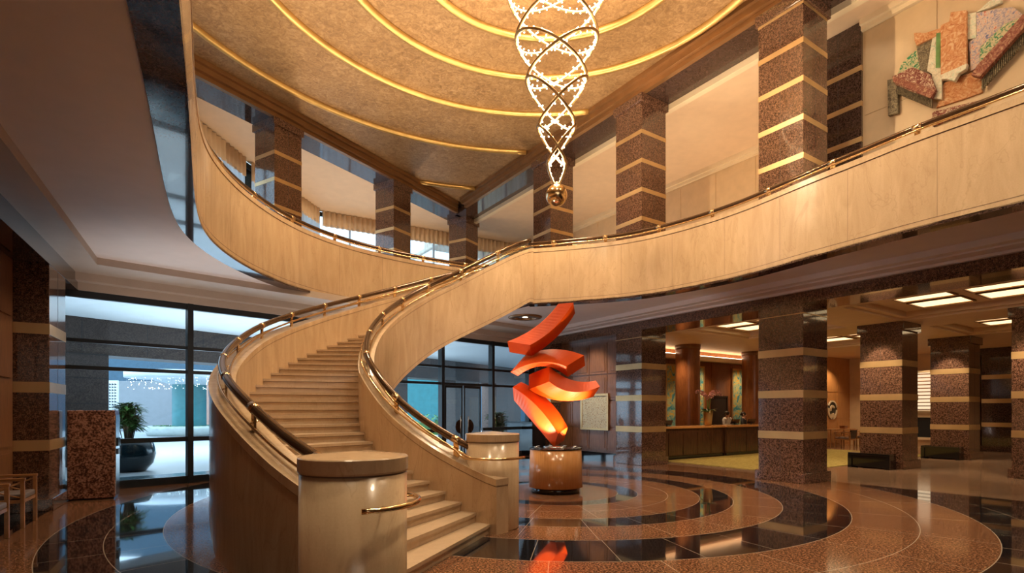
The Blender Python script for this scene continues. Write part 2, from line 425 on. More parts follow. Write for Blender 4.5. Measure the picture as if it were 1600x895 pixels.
def painting_mat(name, stops, scale=6, dist=2, sc=(1, 1, 1)):
    m, nt, b = newmat(name)
    f = noise(nt, tc(nt, sc), scale, 6, .65, dist)
    nt.links.new(ramp(nt, f, stops), b.inputs['Base Color']); b.inputs['Roughness'].default_value = .55
    if name[0] != 'b' and name[:3] != 'dot': bump(nt, b, f, .8, .05)
    return m
M['art_blue'] = painting_mat('blue_yellow_painting', [(.30, (.02, .08, .22)), (.42, (.05, .30, .38)), (.5, (.35, .50, .35)), (.58, (.75, .55, .10)), (.68, (.55, .15, .06))], 3.2, 1.5)
M['art_dots'] = painting_mat('dotted_painting', [(.38, (.28, .20, .12)), (.46, (.55, .50, .36)), (.52, (.75, .68, .50)), (.58, (.45, .55, .50)), (.66, (.70, .50, .25))], 26, 0)
M['art_gold'] = painting_mat('gold_blossom_panel', [(.36, (.03, .04, .03)), (.44, (.30, .17, .06)), (.54, (.50, .30, .11)), (.62, (.45, .08, .05)), (.68, (.10, .10, .04))], 5, 1)
M['cloth_red'] = painting_mat('rust_carved', [(.35, (.17, .035, .018)), (.5, (.30, .085, .045)), (.64, (.52, .30, .17))], 11, 2)
M['cloth_orange'] = painting_mat('faded_orange', [(.35, (.50, .16, .05)), (.5, (.66, .30, .12)), (.66, (.78, .52, .30))], 7, 2.5)
M['cloth_green'] = painting_mat('green_scroll', [(.40, (.72, .62, .38)), (.5, (.60, .55, .32)), (.55, (.03, .28, .12)), (.7, (.02, .20, .09))], 9, 2.5)
M['cloth_pale'] = painting_mat('pale_plaster_cloth', [(.35, (.55, .48, .32)), (.5, (.80, .72, .55)), (.66, (.50, .58, .42))], 10, 1)
M['cloth_blue'] = painting_mat('blue_red_mottle', [(.36, (.10, .12, .28)), (.46, (.45, .36, .36)), (.56, (.66, .50, .38)), (.66, (.48, .08, .05))], 11, 2)
M['cloth_dark'] = painting_mat('dark_carving', [(.4, (.10, .07, .04)), (.55, (.28, .23, .14)), (.7, (.48, .38, .22))], 14, 2)
M['cloth_maroon'] = painting_mat('maroon_scroll', [(.42, (.18, .03, .02)), (.5, (.30, .07, .04)), (.58, (.70, .55, .38))], 11, 3)

# ------------------------------------------------------------------ floor and slab
fl = MB(); fl.add([(-16, -9.3, 0), (26, -9.3, 0), (26, 40, 0), (-16, 40, 0)], [(0, 1, 2, 3)])
# restrict the floor to the inside: polygon
FLP = [FN(-1.5, .35), FN(12.75, .35), FR(8.8, 2), FR(9.5, 3.0), FR(9.5, 24), FR(-14, 24), (14, -9.2), (-2, -9.2), FW(-16, 1.0), FW(4.1, 1.0)]
fl = MB(); fl.add([(x, y, 0) for x, y in FLP]+[(x, y, -.3) for x, y in FLP], [tuple(range(10))]+[(i, (i+1) % 10, 10+(i+1) % 10, 10+i) for i in range(10)])
o = obj('floor', fl, M['floor'], recalc=False); tag(o, 'polished lobby floor with concentric black and brown granite rings', 'floor', kind='structure')

LEFT = [(.9, -1.6), (-.25, .1), (-1.3, 1.9), (-2.25, 3.64), (-3.17, 5.3), (-4.05, 6.85), (-4.72, 8.2), (-5.03, 9.4), (-5.1, 10.8), (-4.82, 12.4), (-4.08, 13.75), (-3.1, 14.75), (-1.97, 15.6), (-.95, 16.15)]
RIGHT = [(.41, 13.98), (1.63, 13.66), (3.1, 13.04), (4.55, 11.45), (5.35, 9.75), (5.8, 8.91), (6.17, 8.16), (6.82, 7.16), (8.0, 5.13), (10.4, 1.0), (11.6, -1.1)]
def catmull(P, n=6):
    out = []
    for i in range(len(P)-1):
        p0 = P[max(i-1, 0)]; p1 = P[i]; p2 = P[i+1]; p3 = P[min(i+2, len(P)-1)]
        for k in range(n):
            t = k/n
            out.append(tuple(.5*((2*p1[j])+(-p0[j]+p2[j])*t+(2*p0[j]-5*p1[j]+4*p2[j]-p3[j])*t*t+(-p0[j]+3*p1[j]-3*p2[j]+p3[j])*t**3) for j in range(len(p1))))
    out.append(tuple(P[-1])); return out
def smooth_pts(P, it=2):
    P = [tuple(p) for p in P]
    for _ in range(it):
        P = [P[0]]+[tuple((P[i-1][j]+2*P[i][j]+P[i+1][j])/4 for j in range(len(P[0]))) for i in range(1, len(P)-1)]+[P[-1]]
    return P
LC = smooth_pts(catmull(LEFT), 6); RCv = smooth_pts(catmull(RIGHT), 6)
def offset(P, d):
    out = []
    for i in range(len(P)):
        a = P[max(i-1, 0)]; b_ = P[min(i+1, len(P)-1)]
        tx, ty = b_[0]-a[0], b_[1]-a[1]; L = math.hypot(tx, ty)
        out.append((P[i][0]-ty/L*d, P[i][1]+tx/L*d))
    return out
# left curve runs away from camera: gallery is on its left (+d); right curve runs towards camera: gallery on its left (+d)
def holed(outer, hole, z, flip=False):
    bm = bmesh.new()
    for loop in (outer, hole):
        vs = [bm.verts.new((x, y, z)) for x, y in loop]
        for i in range(len(vs)): bm.edges.new((vs[i], vs[(i+1) % len(vs)]))
    bmesh.ops.triangle_fill(bm, use_beauty=True, use_dissolve=False, edges=bm.edges[:])
    v = [tuple(p.co) for p in bm.verts]; bm.verts.index_update()
    f = [tuple(q.index for q in fc.verts) for fc in bm.faces]; bm.free(); return v, f
HOLE = offset(LC, .30)+offset(RCv, .30)
OUT_LOW = [FW(-16, 1.0), FW(4.1, 1.0), FN(-1.5, .3), FN(12.75, .3), FR(9.0, .5), FR(-14, .5), (13.0, -9.0), (-2, -9.0)]
mb = MB(); v, f = holed(OUT_LOW, HOLE, ZB); mb.add(v, f)
struct('ceiling', mb, M['ceil_low'], 'flat painted ceiling under the gallery around the open atrium', 'ceiling')
# polished strip under the parapets
for nm, P in (('trim_1', LC), ('trim_2', RCv)):
    mb = MB(); a = offset(P, 0.0); b_ = offset(P, .31)
    mb.ribbon(a, b_, [ZB-.03]*len(P), [ZB+.02]*len(P))
    struct(nm, mb, M['granite_dark'], 'polished dark stone strip edging the %s balcony underside' % ('left' if nm == 'trim_1' else 'right'), 'trim')
# gallery floor
OUT_UP = [(-16.2, -2), (-13.7, 8), (-10.5, 15.5), (-10.1, 19.9), (-9.2, 25.1), (.9, 30.8), FR(22.5, 6.4), FR(2, 6.6), FR(1.9, 3), FR(-14, 3), (14.5, -5), (10, -9), (-2, -9.0), (-16.5, -9)]
mb = MB(); v, f = holed(OUT_UP, offset(LC, .1)+offset(RCv, .1), ZF); mb.add(v, f)
v2, f2 = holed(OUT_UP, offset(LC, .1)+offset(RCv, .1), ZB+.02); mb.add(v2, f2)
struct('floor_2', mb, M['granite'], 'upper gallery floor around the atrium', 'floor')

# hall ceiling
mb = MB(); cx = [FR(15.5, -.02), FL(-26, 0), (-18, -10), (17, -10), FR(-22, -.02)]
mb.prism([(-17, -9.3), (-16, -2), (-13.5, 8), (-10.3, 15.5), (-9.9, 19.8), (-8.95, 24.9), (.9, 30.35), FR(19.2, 6), FR(-22, 6), (24, -9.3)], ZC, ZC+.3)
struct('ceiling_2', mb, M['goldleaf'], 'mottled gold hall ceiling', 'ceiling')
for i, rr in enumerate((3.14, 4.78, 6.71, 9.24, 12.74)):
    pts = []
    n = 160
    ok = []
    for k in range(n):
        a = 2*PI*k/n; x, y = .885+rr*math.cos(a), 10.68+rr*math.sin(a)
        vR = .83*(x-6.357)+.558*(y-11.735); vL = -.859*(x+7.44)+.512*(y-16.84)
        ok.append((x, y, ZC-.03, vR < -.05 and vL < -.05 and y > -9))
    mb = MB()
    if all(q[3] for q in ok): mb.tube([q[:3] for q in ok], .10, 12, closed=True)
    else:
        st = next(k for k in range(n) if not ok[k][3]); run = []
        for k in range(n+1):
            q = ok[(st+k) % n]
            if q[3] and k < n: run.append(q[:3])
            else:
                if len(run) > 3: mb.tube(run, .10, 12)
                run = []
    struct('trim_%d' % (i+3), mb, M['gilt'], 'gilt ceiling ring, %s from the chandelier' % ['first', 'second', 'third', 'fourth', 'fifth and outermost'][i], 'trim')
# bronze edge trims
cR = 15.25; cL = 9.52
mb = MB()
mb.fbox(FR, -22, cR, -.02, .12, ZU, ZC); mb.fbox(FR, -22, cR, -.14, -.02, ZU+.12, ZC)
mb.fbox(FR, -22, cR, -.24, -.14, ZU+.28, ZC)
struct('trim_8', mb, M['bronze_trim'], 'stepped bronze cornice along the right edge of the gold ceiling', 'trim')
mb = MB()
mb.fbox(FL, -12, cL+.05, -.02, .12, ZU, ZC); mb.fbox(FL, -12, cL-.1, -.14, -.02, ZU+.12, ZC); mb.fbox(FL, -12, cL-.2, -.24, -.14, ZU+.28, ZC)
struct('trim_9', mb, M['bronze_trim'], 'stepped bronze cornice along the left edge of the gold ceiling', 'trim')
# granite soffit beams above upper columns
mb = MB(); mb.fbox(FR, -22, cR+1.2, .12, 1.12, ZU+.002, ZU+.3); struct('trim_10', mb, M['granite_dark'], 'polished granite beam soffit over the right upper columns', 'trim')
mb = MB(); mb.fbox(FL, -12, cL+.6, .12, 1.02, ZU+.002, ZU+.3); struct('trim_11', mb, M['granite_dark'], 'polished granite beam soffit over the left upper columns', 'trim')
# gallery ceilings
mb = MB(); mb.fbox(FR, -22, 22, 1.12, 5.9, ZU, ZU+.3); struct('ceiling_3', mb, M['ceil_cream'], 'cream ceiling of the right gallery', 'ceiling')
mb = MB(); mb.prism([FL(-12, 1.02), FL(10.6, 1.02), FR(16.4, 1.12), (.9, 30.3), (-8.92, 24.85), (-9.85, 19.8), (-10.25, 15.5), (-13.4, 8)], ZU+.001, ZU+.3); struct('ceiling_4', mb, M['ceil_cream'], 'cream ceiling of the left gallery', 'ceiling')

# right gallery walls
mb = MB(); mb.fbox(FR, 1.2, 26, 5.8, 6.0, ZF, ZU)
for u in [1.5+1.6*k for k in range(15)]: mb.fbox(FR, u, u+1.57, 5.785, 5.8, ZF+.3, 8.2); mb.fbox(FR, u, u+1.57, 5.785, 5.8, 8.23, ZU-.3)
struct('wall_right', mb, M['wall_cream'], 'cream panelled wall at the back of the right gallery', 'wall')
mb = MB(); mb.fbox(FR, 1.2, 26, 5.6, 5.8, ZU-.16, ZU); mb.fbox(FR, 1.2, 26, 5.68, 5.8, ZU-.26, ZU-.16); mb.fbox(FR, -22, -.25, 2.02, 2.2, ZU-.14, ZU); mb.fbox(FR, -22, -.25, 2.1, 2.2, ZU-.24, ZU-.14)
mb.fbox(FR, -22, 24, 1.12, 1.32, ZU-.16, ZU+.01)
struct('trim_12', mb, M['cornice'], 'pale plaster cornice of the right gallery', 'trim')
mb = MB(); mb.fbox(FR, -22, .8, 2.2, 2.4, ZF, ZU); mb.fbox(FR, .8, 1.2, 2.3, 6.0, ZF, ZU)
for k in range(11):
    u = -.3-1.42*k
    for z0, z1 in ((ZF+.2, 8.55), (8.57, ZU-.26)): mb.fbox(FR, u-1.40, u, 2.185, 2.2, z0, z1)
struct('wall_right_near', mb, M['wall_cream'], 'cream fabric panelled wall behind the carved wall relief', 'wall')

# left gallery outside wall with windows and curtains
WL = [(-16, -2), (-13.5, 8), (-10.3, 15.5), (-9.9, 19.8), (-8.95, 24.9), (.9, 30.35)]
def seg(P, Q, n): return [(P[0]+(Q[0]-P[0])*i/n, P[1]+(Q[1]-P[1])*i/n) for i in range(n+1)]
def pleat(P, Q, per=.22, amp=.06):
    L = math.dist(P, Q); n = int(L/per*6); t = ((Q[0]-P[0])/L, (Q[1]-P[1])/L); nn = (t[1], -t[0]); out = []
    for i in range(n+1):
        s = L*i/n; a = amp*math.sin(2*PI*s/per); out.append((P[0]+t[0]*s+nn[0]*(a+.25), P[1]+t[1]*s+nn[1]*(a+.25)))
    return out
wn = 1
for i in range(2, 5):
    P, Q = WL[i], WL[i+1]; L = math.dist(P, Q); t = ((Q[0]-P[0])/L, (Q[1]-P[1])/L)
    Fw = mkframe(P, t, (-t[1], t[0]))
    mb = MB(); n = max(2, round(L/1.5))
    for k in range(n+1): mb.fbox(Fw, L*k/n-.04, L*k/n+.04, -.04, .06, ZF, ZU)
    mb.fbox(Fw, 0, L, -.04, .06, ZF, ZF+.12); mb.fbox(Fw, 0, L, -.04, .06, ZF+1.5, ZF+1.56); mb.fbox(Fw, 0, L, -.04, .06, ZU-.2, ZU)
    w = struct('window_%d' % wn, mb, M['black'], 'tall upper gallery window behind %s' % ['the nearest left upper column', 'the second left upper column', 'the corner column'][i-2], 'window'); wn += 1
    mb = MB(); mb.fbox(Fw, 0, L, .0, .012, ZF+.1, ZU-.18); obj('pane', mb, M['glass'], w)
    th = thing('curtain', 'beige pleated curtain with white sheer hanging %s' % ['furthest left along the left gallery', 'in the left gallery behind the middle column', 'in the far left gallery corner'][i-2], 'curtain', (P[0], P[1], ZF))
    P2 = (P[0]+t[0]*.12, P[1]+t[1]*.12); Q2 = (Q[0]-t[0]*.3, Q[1]-t[1]*.3); pl = pleat(P2, Q2, .24, .05)
    mb = MB(); c0, c1 = ZU-.72, ZU-.02
    nn = len(pl); mb.add([(x, y, c0) for x, y in pl]+[(x, y, c1) for x, y in pl], [(k, k+1, nn+k+1, nn+k) for k in range(nn-1)], 0, True)
    o = obj('valance', mb, M['valance'], th, recalc=False)
    md = o.modifiers.new('solid', 'SOLIDIFY'); md.thickness = .01
    mb = MB(); pl2 = pleat(P2, Q2, .30, .03); nn = len(pl2)
    mb.add([(x, y, ZF+.02) for x, y in pl2]+[(x, y, c0+.1) for x, y in pl2], [(k, k+1, nn+k+1, nn+k) for k in range(nn-1)], 0, True)
    obj('sheer', mb, M['sheer'], th, recalc=False)
mb = MB(); mb.ribbon(WL[:3], [(-16.2, -2), (-13.7, 8), (-10.5, 15.5)], [ZF]*3, [ZC]*3)
struct('wall_left_upper', mb, M['wall_cream'], 'cream wall of the upper left gallery', 'wall')
mb = MB(); mb.box(-24, 22, -9.3, -9.0, 0, ZC+.1); struct('wall_back', mb, M['wall_cream'], 'cream wall behind the viewer', 'wall')
mb = MB(); mb.ribbon([(-16, -2), (-16.5, -9.1)], [(-16.2, -2), (-16.7, -9.1)], [ZF-.5]*2, [ZC]*2); mb.ribbon([FR(-14, 2.3), (15.8, -9.1)], [FR(-14, 2.5), (16, -9.1)], [ZF-.6]*2, [ZC]*2)
struct('wall_side_near', mb, M['wall_cream'], 'near side walls of the upper hall', 'wall')

# ------------------------------------------------------------------ columns
def column(label, F, u0, v0, w, z0, z1, bands, th=.17, base=None, cap=None, mat='granite', name='column', group=None, topline=None):
    c = F(u0+w/2, v0+w/2)
    t = thing(name, label, 'column', (c[0], c[1], z0), group=group)
    mb = MB(); mb.fbox(F, u0, u0+w, v0, v0+w, z0, z1); obj('shaft', mb, M[mat], t, bevel=.008)
    # fine joints between stone slabs
    mb = MB(); e = .002
    for u in (u0+w/2,): mb.fbox(F, u-.003, u+.003, v0-e, v0+w+e, z0+.02, z1-.02)
    mb.fbox(F, u0-e, u0+w+e, v0+w/2-.003, v0+w/2+.003, z0+.02, z1-.02)
    obj('slab_joint', mb, M['black'], t)
    for zb in bands:
        mb = MB(); e = .006; mb.fbox(F, u0-e, u0+w+e, v0-e, v0+w+e, zb-th, zb); obj('brass_band', mb, M['gold'], t)
    if base: mb = MB(); e = .06; mb.fbox(F, u0-e, u0+w+e, v0-e, v0+w+e, z0, z0+base); obj('plinth', mb, M[mat], t, bevel=.01)
    if cap: mb = MB(); e = .06; mb.fbox(F, u0-e, u0+w+e, v0-e, v0+w+e, z1-cap, z1); obj('capital', mb, M[mat], t, bevel=.01)
    if topline: mb = MB(); e = .01; mb.fbox(F, u0-e, u0+w+e, v0-e, v0+w+e, topline-.018, topline); obj('brass_fillet', mb, M['gold'], t)
    return t
LB = [2.98, 2.05, 1.13]; w = 1.04
column('large granite column with three brass bands right of the reception desk', FR, 0, 0, w, 0, 3.94, LB, base=.22, topline=3.74)
column('granite column with brass bands left of the reception desk', FR, 4.65, 0, w, 0, 3.94, LB, base=.22, topline=3.74)
column('dark granite corner column behind the orange sculpture', FR, 8.93, 0, w, 0, 3.94, LB, base=.22, topline=3.74)
column('spotlit granite column with a black bench at its foot, right of centre bay', FR, 0, 5.08, w, 0, 4.02, LB, base=.22, cap=.24)
column('granite column cut by the right edge of the picture', FR, -3.27, 5.08, w, 0, 4.02, LB, base=.22, cap=.24)
column('farther granite column with black bench in front, left of the blossom panel', FR, 0, 10.17, w, 0, 4.02, LB, base=.22, cap=.24)
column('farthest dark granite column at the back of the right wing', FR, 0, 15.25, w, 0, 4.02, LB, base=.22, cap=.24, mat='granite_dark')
UB = [9.77+.0-.843*k for k in range(6)]
column('large upper gallery column with brass bands, nearest on the right', FR, 0, 0, w, ZF, ZU, [9.77-.843*k for k in range(5)]+[10.62], .12, cap=.24)
column('upper gallery column with brass bands, middle of the right row', FR, 4.65, 0, w, ZF, ZU, [9.77-.843*k for k in range(5)], .12, cap=.24)
column('upper gallery column behind the chandelier ball', FR, 8.93, 0, w, ZF, ZU, [9.77-.843*k for k in range(5)], .12, cap=.24)
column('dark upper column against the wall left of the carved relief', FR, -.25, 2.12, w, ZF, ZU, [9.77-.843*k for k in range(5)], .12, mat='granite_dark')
column('upper left gallery column nearest the viewer', FL, 0, 0, 1.0, ZF, ZU, [9.77-.843*k for k in range(5)], .12, cap=.24)
column('upper left gallery column, middle of the left row', FL, 5.33, 0, 1.0, ZF, ZU, [9.77-.843*k for k in range(5)], .12, cap=.24)
column('dark corner column where the two galleries meet', FL, 10.1, -.1, 1.0, ZF, ZU, [9.77-.843*k for k in range(5)], .12, cap=.24)
# left lower column beside glass wall
column('dark granite column with brass bands beside the left glass wall', FW, 2.34, 0, 1.12, 0, 3.94, LB, base=.2)

# beams at ground level
mb = MB(); mb.fbox(FR, -14, 9.97, 0, 1.04, 3.94, 4.9); struct('trim_13', mb, M['granite'], 'brown granite beam over the lobby columns', 'trim')
mb = MB(); mb.fbox(FR, -14, 9.6, -.42, -.002, 4.24, 4.30); mb.fbox(FR, -14, 9.3, -.62, -.42, 4.27, 4.40); mb.fbox(FR, -14, 9.6, -.10, -.002, 4.19, 4.24)
struct('trim_14', mb, M['cornice'] if False else M['ceil_low'], 'painted cornice along the granite beam', 'trim')
mb = MB(); mb.fbox(FW, -16, 4.9, 0, 1.3, 3.94, 4.4); struct('trim_15', mb, M['granite_dark'], 'dark granite beam over the left wall', 'trim')
mb = MB(); mb.fbox(FW, -16, 3.9, -.45, 0, 4.245, 4.40); mb.fbox(FN, -2.6, 12.3, -1.24, .3, 4.25, 4.40)
mb.fbox(FN, -2.9, 12.4, -.12, .3, 3.95, 4.26); mb.fbox(FN, -2.9, 12.4, -.34, -.12, 4.10, 4.26)
struct('trim_16', mb, M['bulkhead'], 'tan bulkhead and ceiling border along the glass wall', 'trim')
# left wood wall
mb = MB(); mb.fbox(FW, -16, 2.34, .44, .7, 0, 3.94); mb.fbox(FW, 2.34, 4.9, 1.1, 1.3, 0, 4.4)
for k in range(10):
    for z0, z1 in ((.15, .95), (1.05, 2.0), (2.1, 2.95), (3.05, 3.85)): mb.fbox(FW, 2.2-1.1*k-1.0, 2.2-1.1*k, .42, .44, z0, z1)
struct('wall_left', mb, M['wood'], 'dark wood panelled wall at the far left', 'wall')
# wood wall between corner column and reception column
mb = MB(); mb.fbox(FR, 5.69, 9.2, .5, .7, 0, 3.94)
for k in range(4):
    u = 5.72+.86*k
    for z0, z1 in ((.3, 1.02), (1.06, 1.9), (1.94, 2.75), (2.8, 3.8)):
        mb.fbox(FR, u, u+.83, .470, .5, z0, z1); mb.fbox(FR, u+.08, u+.75, .455, .472, z0+.08, z1-.08)
struct('wall_panelled', mb, M['wood'], 'walnut panelled wall behind the orange sculpture', 'wall')
mb = MB(); mb.fbox(FR, 5.69, 8.93, .44, .5, 0, .22); struct('baseboard_right', mb, M['black_gloss'], 'black stone skirting under the walnut wall', 'baseboard')
mb = MB(); mb.fbox(FW, -16, 2.3, .38, .44, 0, .2); struct('baseboard_left', mb, M['black_gloss'], 'black stone skirting under the left wall', 'baseboard')
# door in walnut wall
mb = MB(); mb.fbox(FR, 5.72, 6.12, .45, .478, .02, 2.2); o = struct('door_2', mb, M['wood'], 'concealed walnut door beside the reception column', 'door', bevel=.006)

# ------------------------------------------------------------------ glass wall
MU = [-1.0, 1.32, 3.64, 5.97, 8.30, 10.44]
mb = MB()
for u in MU: mb.fbox(FN, u-.055, u+.055, -.10, .10, 0, 3.95)
mb.fbox(FN, 12.2, 12.5, -.1, .1, 0, 3.95)
for z0, z1 in ((3.82, 3.95), (2.94, 3.01), (2.405, 2.48)): mb.fbox(FN, -2.2, 12.4, -.05, .05, z0, z1)
for a, b_ in ((-2.2, 8.30), (10.0, 12.4)):
    mb.fbox(FN, a, b_, -.05, .05, .92, 1.02); mb.fbox(FN, a, b_, -.06, .06, 0, .16)
gw = struct('window_4', mb, M['black'], 'black framed glass wall onto the driveway', 'window')
for k, (a, b_) in enumerate([(-2.2, -1.0)]+list(zip(MU[:-1], MU[1:]))+[(10.44, 12.3)]):
    if k == 5:
        mb = MB(); mb.fbox(FN, a, b_, -.004, .004, 2.46, 3.84)
    else:
        mb = MB(); mb.fbox(FN, a, b_, -.004, .004, .05, 3.84)
    obj('pane', mb, M['glass'], gw)
# entrance doors
for dn, (a, b_, hx) in enumerate([(8.42, 9.13, 9.0), (9.19, 9.92, 9.32)]):
    mb = MB()
    mb.fbox(FN, a, a+.05, -.03, .03, .02, 2.4); mb.fbox(FN, b_-.05, b_, -.03, .03, .02, 2.4)
    mb.fbox(FN, a, b_, -.03, .03, .02, .14); mb.fbox(FN, a, b_, -.03, .03, 2.32, 2.4)
    d = struct('door_%d' % (3+dn), mb, M['black'], '%s leaf of the glass entrance doors with round pull' % ('left', 'right')[dn], 'door')
    mb = MB(); mb.fbox(FN, a+.04, b_-.04, -.004, .004, .1, 2.34); obj('pane', mb, M['glass'], d)
    mb = MB(); c = FN(hx, -.09); n = 20; pts = []
    for k in range(n):
        q = FN(hx+(.11 if dn == 0 else -.11)*0+.21*math.cos(PI/2+(1 if dn == 0 else -1)*PI*k/(n-1)), -.09); pts.append((q[0], q[1], 1.08+.23*math.sin(PI/2+(1 if dn == 0 else -1)*PI*k/(n-1))))
    tri = [(i, i+1, i+2) for i in range(0)]
    q0 = [FN(hx+.0, -.09)]
    mb.add(pts+[(p[0]+.02, p[1]+.02, p[2]) for p in pts], [tuple(range(n)), tuple(range(n, 2*n))[::-1]]+[(i, i+1, n+i+1, n+i) for i in range(n-1)]+[(n-1, 0, n, 2*n-1)])
    obj('door_pull', mb, M['bronze'], d)
    mb = MB(); q = FN(hx+(-.0), -.09); mb.tube([(q[0], q[1], .75), (q[0], q[1], 1.42)], .02, 8); obj('pull_bar', mb, M['steel'], d)

# ------------------------------------------------------------------ staircase
def smst(t): t = max(0, min(1, t)); return t*t*(3-2*t)
def Rin(th, mid): return mid-.70*smst((152-th)/36.)-.95*smst((th-198)/32.)
def pol(th, R): a = math.radians(th); return (SC[0]+R*math.cos(a), SC[1]+R*math.sin(a))
def interp(tab, x):
    tab = sorted(tab)
    if x <= tab[0][0]: return tab[0][1]
    for (a, ya), (b_, yb) in zip(tab, tab[1:]):
        if x <= b_: return ya+(yb-ya)*(x-a)/(b_-a)
    return tab[-1][1]
INT = [(231, .60), (226, .70), (219.7, .91), (214.4, 1.16), (208.6, 1.50), (203.2, 1.92), (198, 2.17), (190, 2.50), (180, 2.92), (168, 3.43), (155.7, 3.96), (143, 4.53), (132.9, 5.04), (124, 5.45), (116.5, 5.69)]
OUT = [(241, .62), (234.4, .87), (231, 1.0), (228, 1.14), (225, 1.27), (221, 1.43), (212, 1.74), (205, 1.96), (198.3, 2.19), (192.5, 2.42), (184.7, 2.75), (176, 3.10), (168.6, 3.40), (155, 3.97), (143, 4.50), (130, 5.10), (122, 5.45), (116.5, 5.69)]
def tabsm(tab, x): return (interp(tab, x-2.5)+interp(tab, x)*2+interp(tab, x+2.5))/4
def zbot(th): return max(0.0, min(ZB, 4.38-(118-th)*-1*.0443)) if th > 118 else ZB
stair = thing('curved_staircase', 'grand curved cream marble staircase rising to the gallery', 'staircase', (-2.0, 7.0, 0))
# steps
def th_in(k): return 231.7-2.97*k
def th_out(k): return 241.1-3.2*k
for k in range(1, 40):
    z = RIS*k
    if k == 39:
        ti1, to1 = th_in(39)-6, th_out(39)-6
    else: ti1, to1 = th_in(k+1)-.35, th_out(k+1)-.3
    ti0, to0 = th_in(k), th_out(k)
    def P(ti, to, s):
        a = pol(ti, Rin(ti, 5.08)-.08); b_ = pol(to, 6.85); return (a[0]+(b_[0]-a[0])*s, a[1]+(b_[1]-a[1])*s)
    mb = MB(); n = 4
    zb0 = max(0, z-.30) if k > 3 else 0
    A = [P(ti0, to0, i/n) for i in range(n+1)]; B = [P(ti1, to1, i/n) for i in range(n+1)]
    mb.ribbon(A, B, [zb0]*(n+1), [z-.038]*(n+1))
    # tread slab with a small nosing
    A2 = [P(ti0+.30, to0+.24, i/n) for i in range(n+1)]
    mb.ribbon(A2, B, [z-.038]*(n+1), [z]*(n+1))
    A3 = [P(ti0+.04, to0+.03, i/n) for i in range(n+1)]
    mb.ribbon(A3, B, [z-.046]*(n+1), [z-.037]*(n+1), 1)  # dark strip painted in as the shadow line under the nosing
    o = obj('step', mb, [M['marble_floor'], M['joint_and_shadow']], stair)
# soffit
ths = [116.5+(226-116.5)*i/60 for i in range(61)]
mb = MB(); tt = [t for t in ths if zbot(t) > .03]
mb.ribbon([pol(t, Rin(t, 5.0)) for t in tt], [pol(t, 6.9) for t in tt], [zbot(t)+.02 for t in tt], [zbot(t)+.08 for t in tt])
obj('soffit', mb, M['ceil_low'], stair)
# stringer walls
def wall(nm, tab, ra, rb, t0, t1, over, label=None):
    n = 90; T = [t0+(t1-t0)*i/n for i in range(n+1)]
    top = [tabsm(tab, t) for t in T]; bot = [zbot(t) for t in T]
    a = [pol(t, ra(t)) for t in T]; b_ = [pol(t, rb(t)) for t in T]
    mb = MB(); mb.ribbon(a, b_, bot, [max(z, bo+.05) for z, bo in zip(top, bot)]); wl = obj(nm, mb, M['marble'], stair)
    a2 = [pol(t, ra(t)-over) for t in T]; b2 = [pol(t, rb(t)+over) for t in T]
    mb = MB(); mb.ribbon(a2, b2, [z+.012 for z in top], [z+.10 for z in top]); obj('coping', mb, M['marble'], wl)
    g1 = [pol(t, ra(t)-.002) for t in T]; g2 = [pol(t, rb(t)+.002) for t in T]
    mb = MB(); mb.ribbon([pol(t, ra(t)+.006) for t in T], [pol(t, rb(t)-.006) for t in T], [z-.005 for z in top], [z+.02 for z in top]); obj('joint_line', mb, M['joint_and_shadow'], wl)
    T2 = [t for t in T if zbot(t) > .02]
    if len(T2) > 3:
        mb = MB(); mb.ribbon([pol(t, ra(t)-.002) for t in T2], [pol(t, rb(t)+.002) for t in T2], [zbot(t)+.085 for t in T2], [zbot(t)+.093 for t in T2]); obj('lower_joint_line', mb, M['joint_and_shadow'], wl)
    return wl
wall('inner_stringer_wall', INT, lambda t: Rin(t, 4.84), lambda t: Rin(t, 5.08), 231, 116.5, .008)
wall('outer_stringer_wall', OUT, lambda t: 6.76, lambda t: 7.05, 240.2, 116.5, .008)
# newel posts
for (px, py), nm in (((-1.11, 3.78), 'near'), ((-.27, 7.4), 'far')):
    mb = MB(); mb.lathe((px, py, 0), [(.01, 0), (.355, 0), (.365, .02), (.365, 1.165), (.01, 1.165)], 48)
    p = obj('newel_post', mb, M['marble'], stair); p['label'] = ('cylindrical newel post nearest the viewer' if nm == 'near' else 'cylindrical newel post beside the sculpture')
    mb = MB(); mb.lathe((px, py, 0), [(.355, 1.16), (.355, 1.185)], 48); obj('joint_line', mb, M['joint_and_shadow'], p)
    mb = MB(); mb.lathe((px, py, 0), [(.01, 1.178), (.37, 1.178), (.374, 1.19), (.374, 1.275), (.366, 1.283), (.0, 1.315)], 48, smooth=False); obj('cap', mb, M['marble'], p)
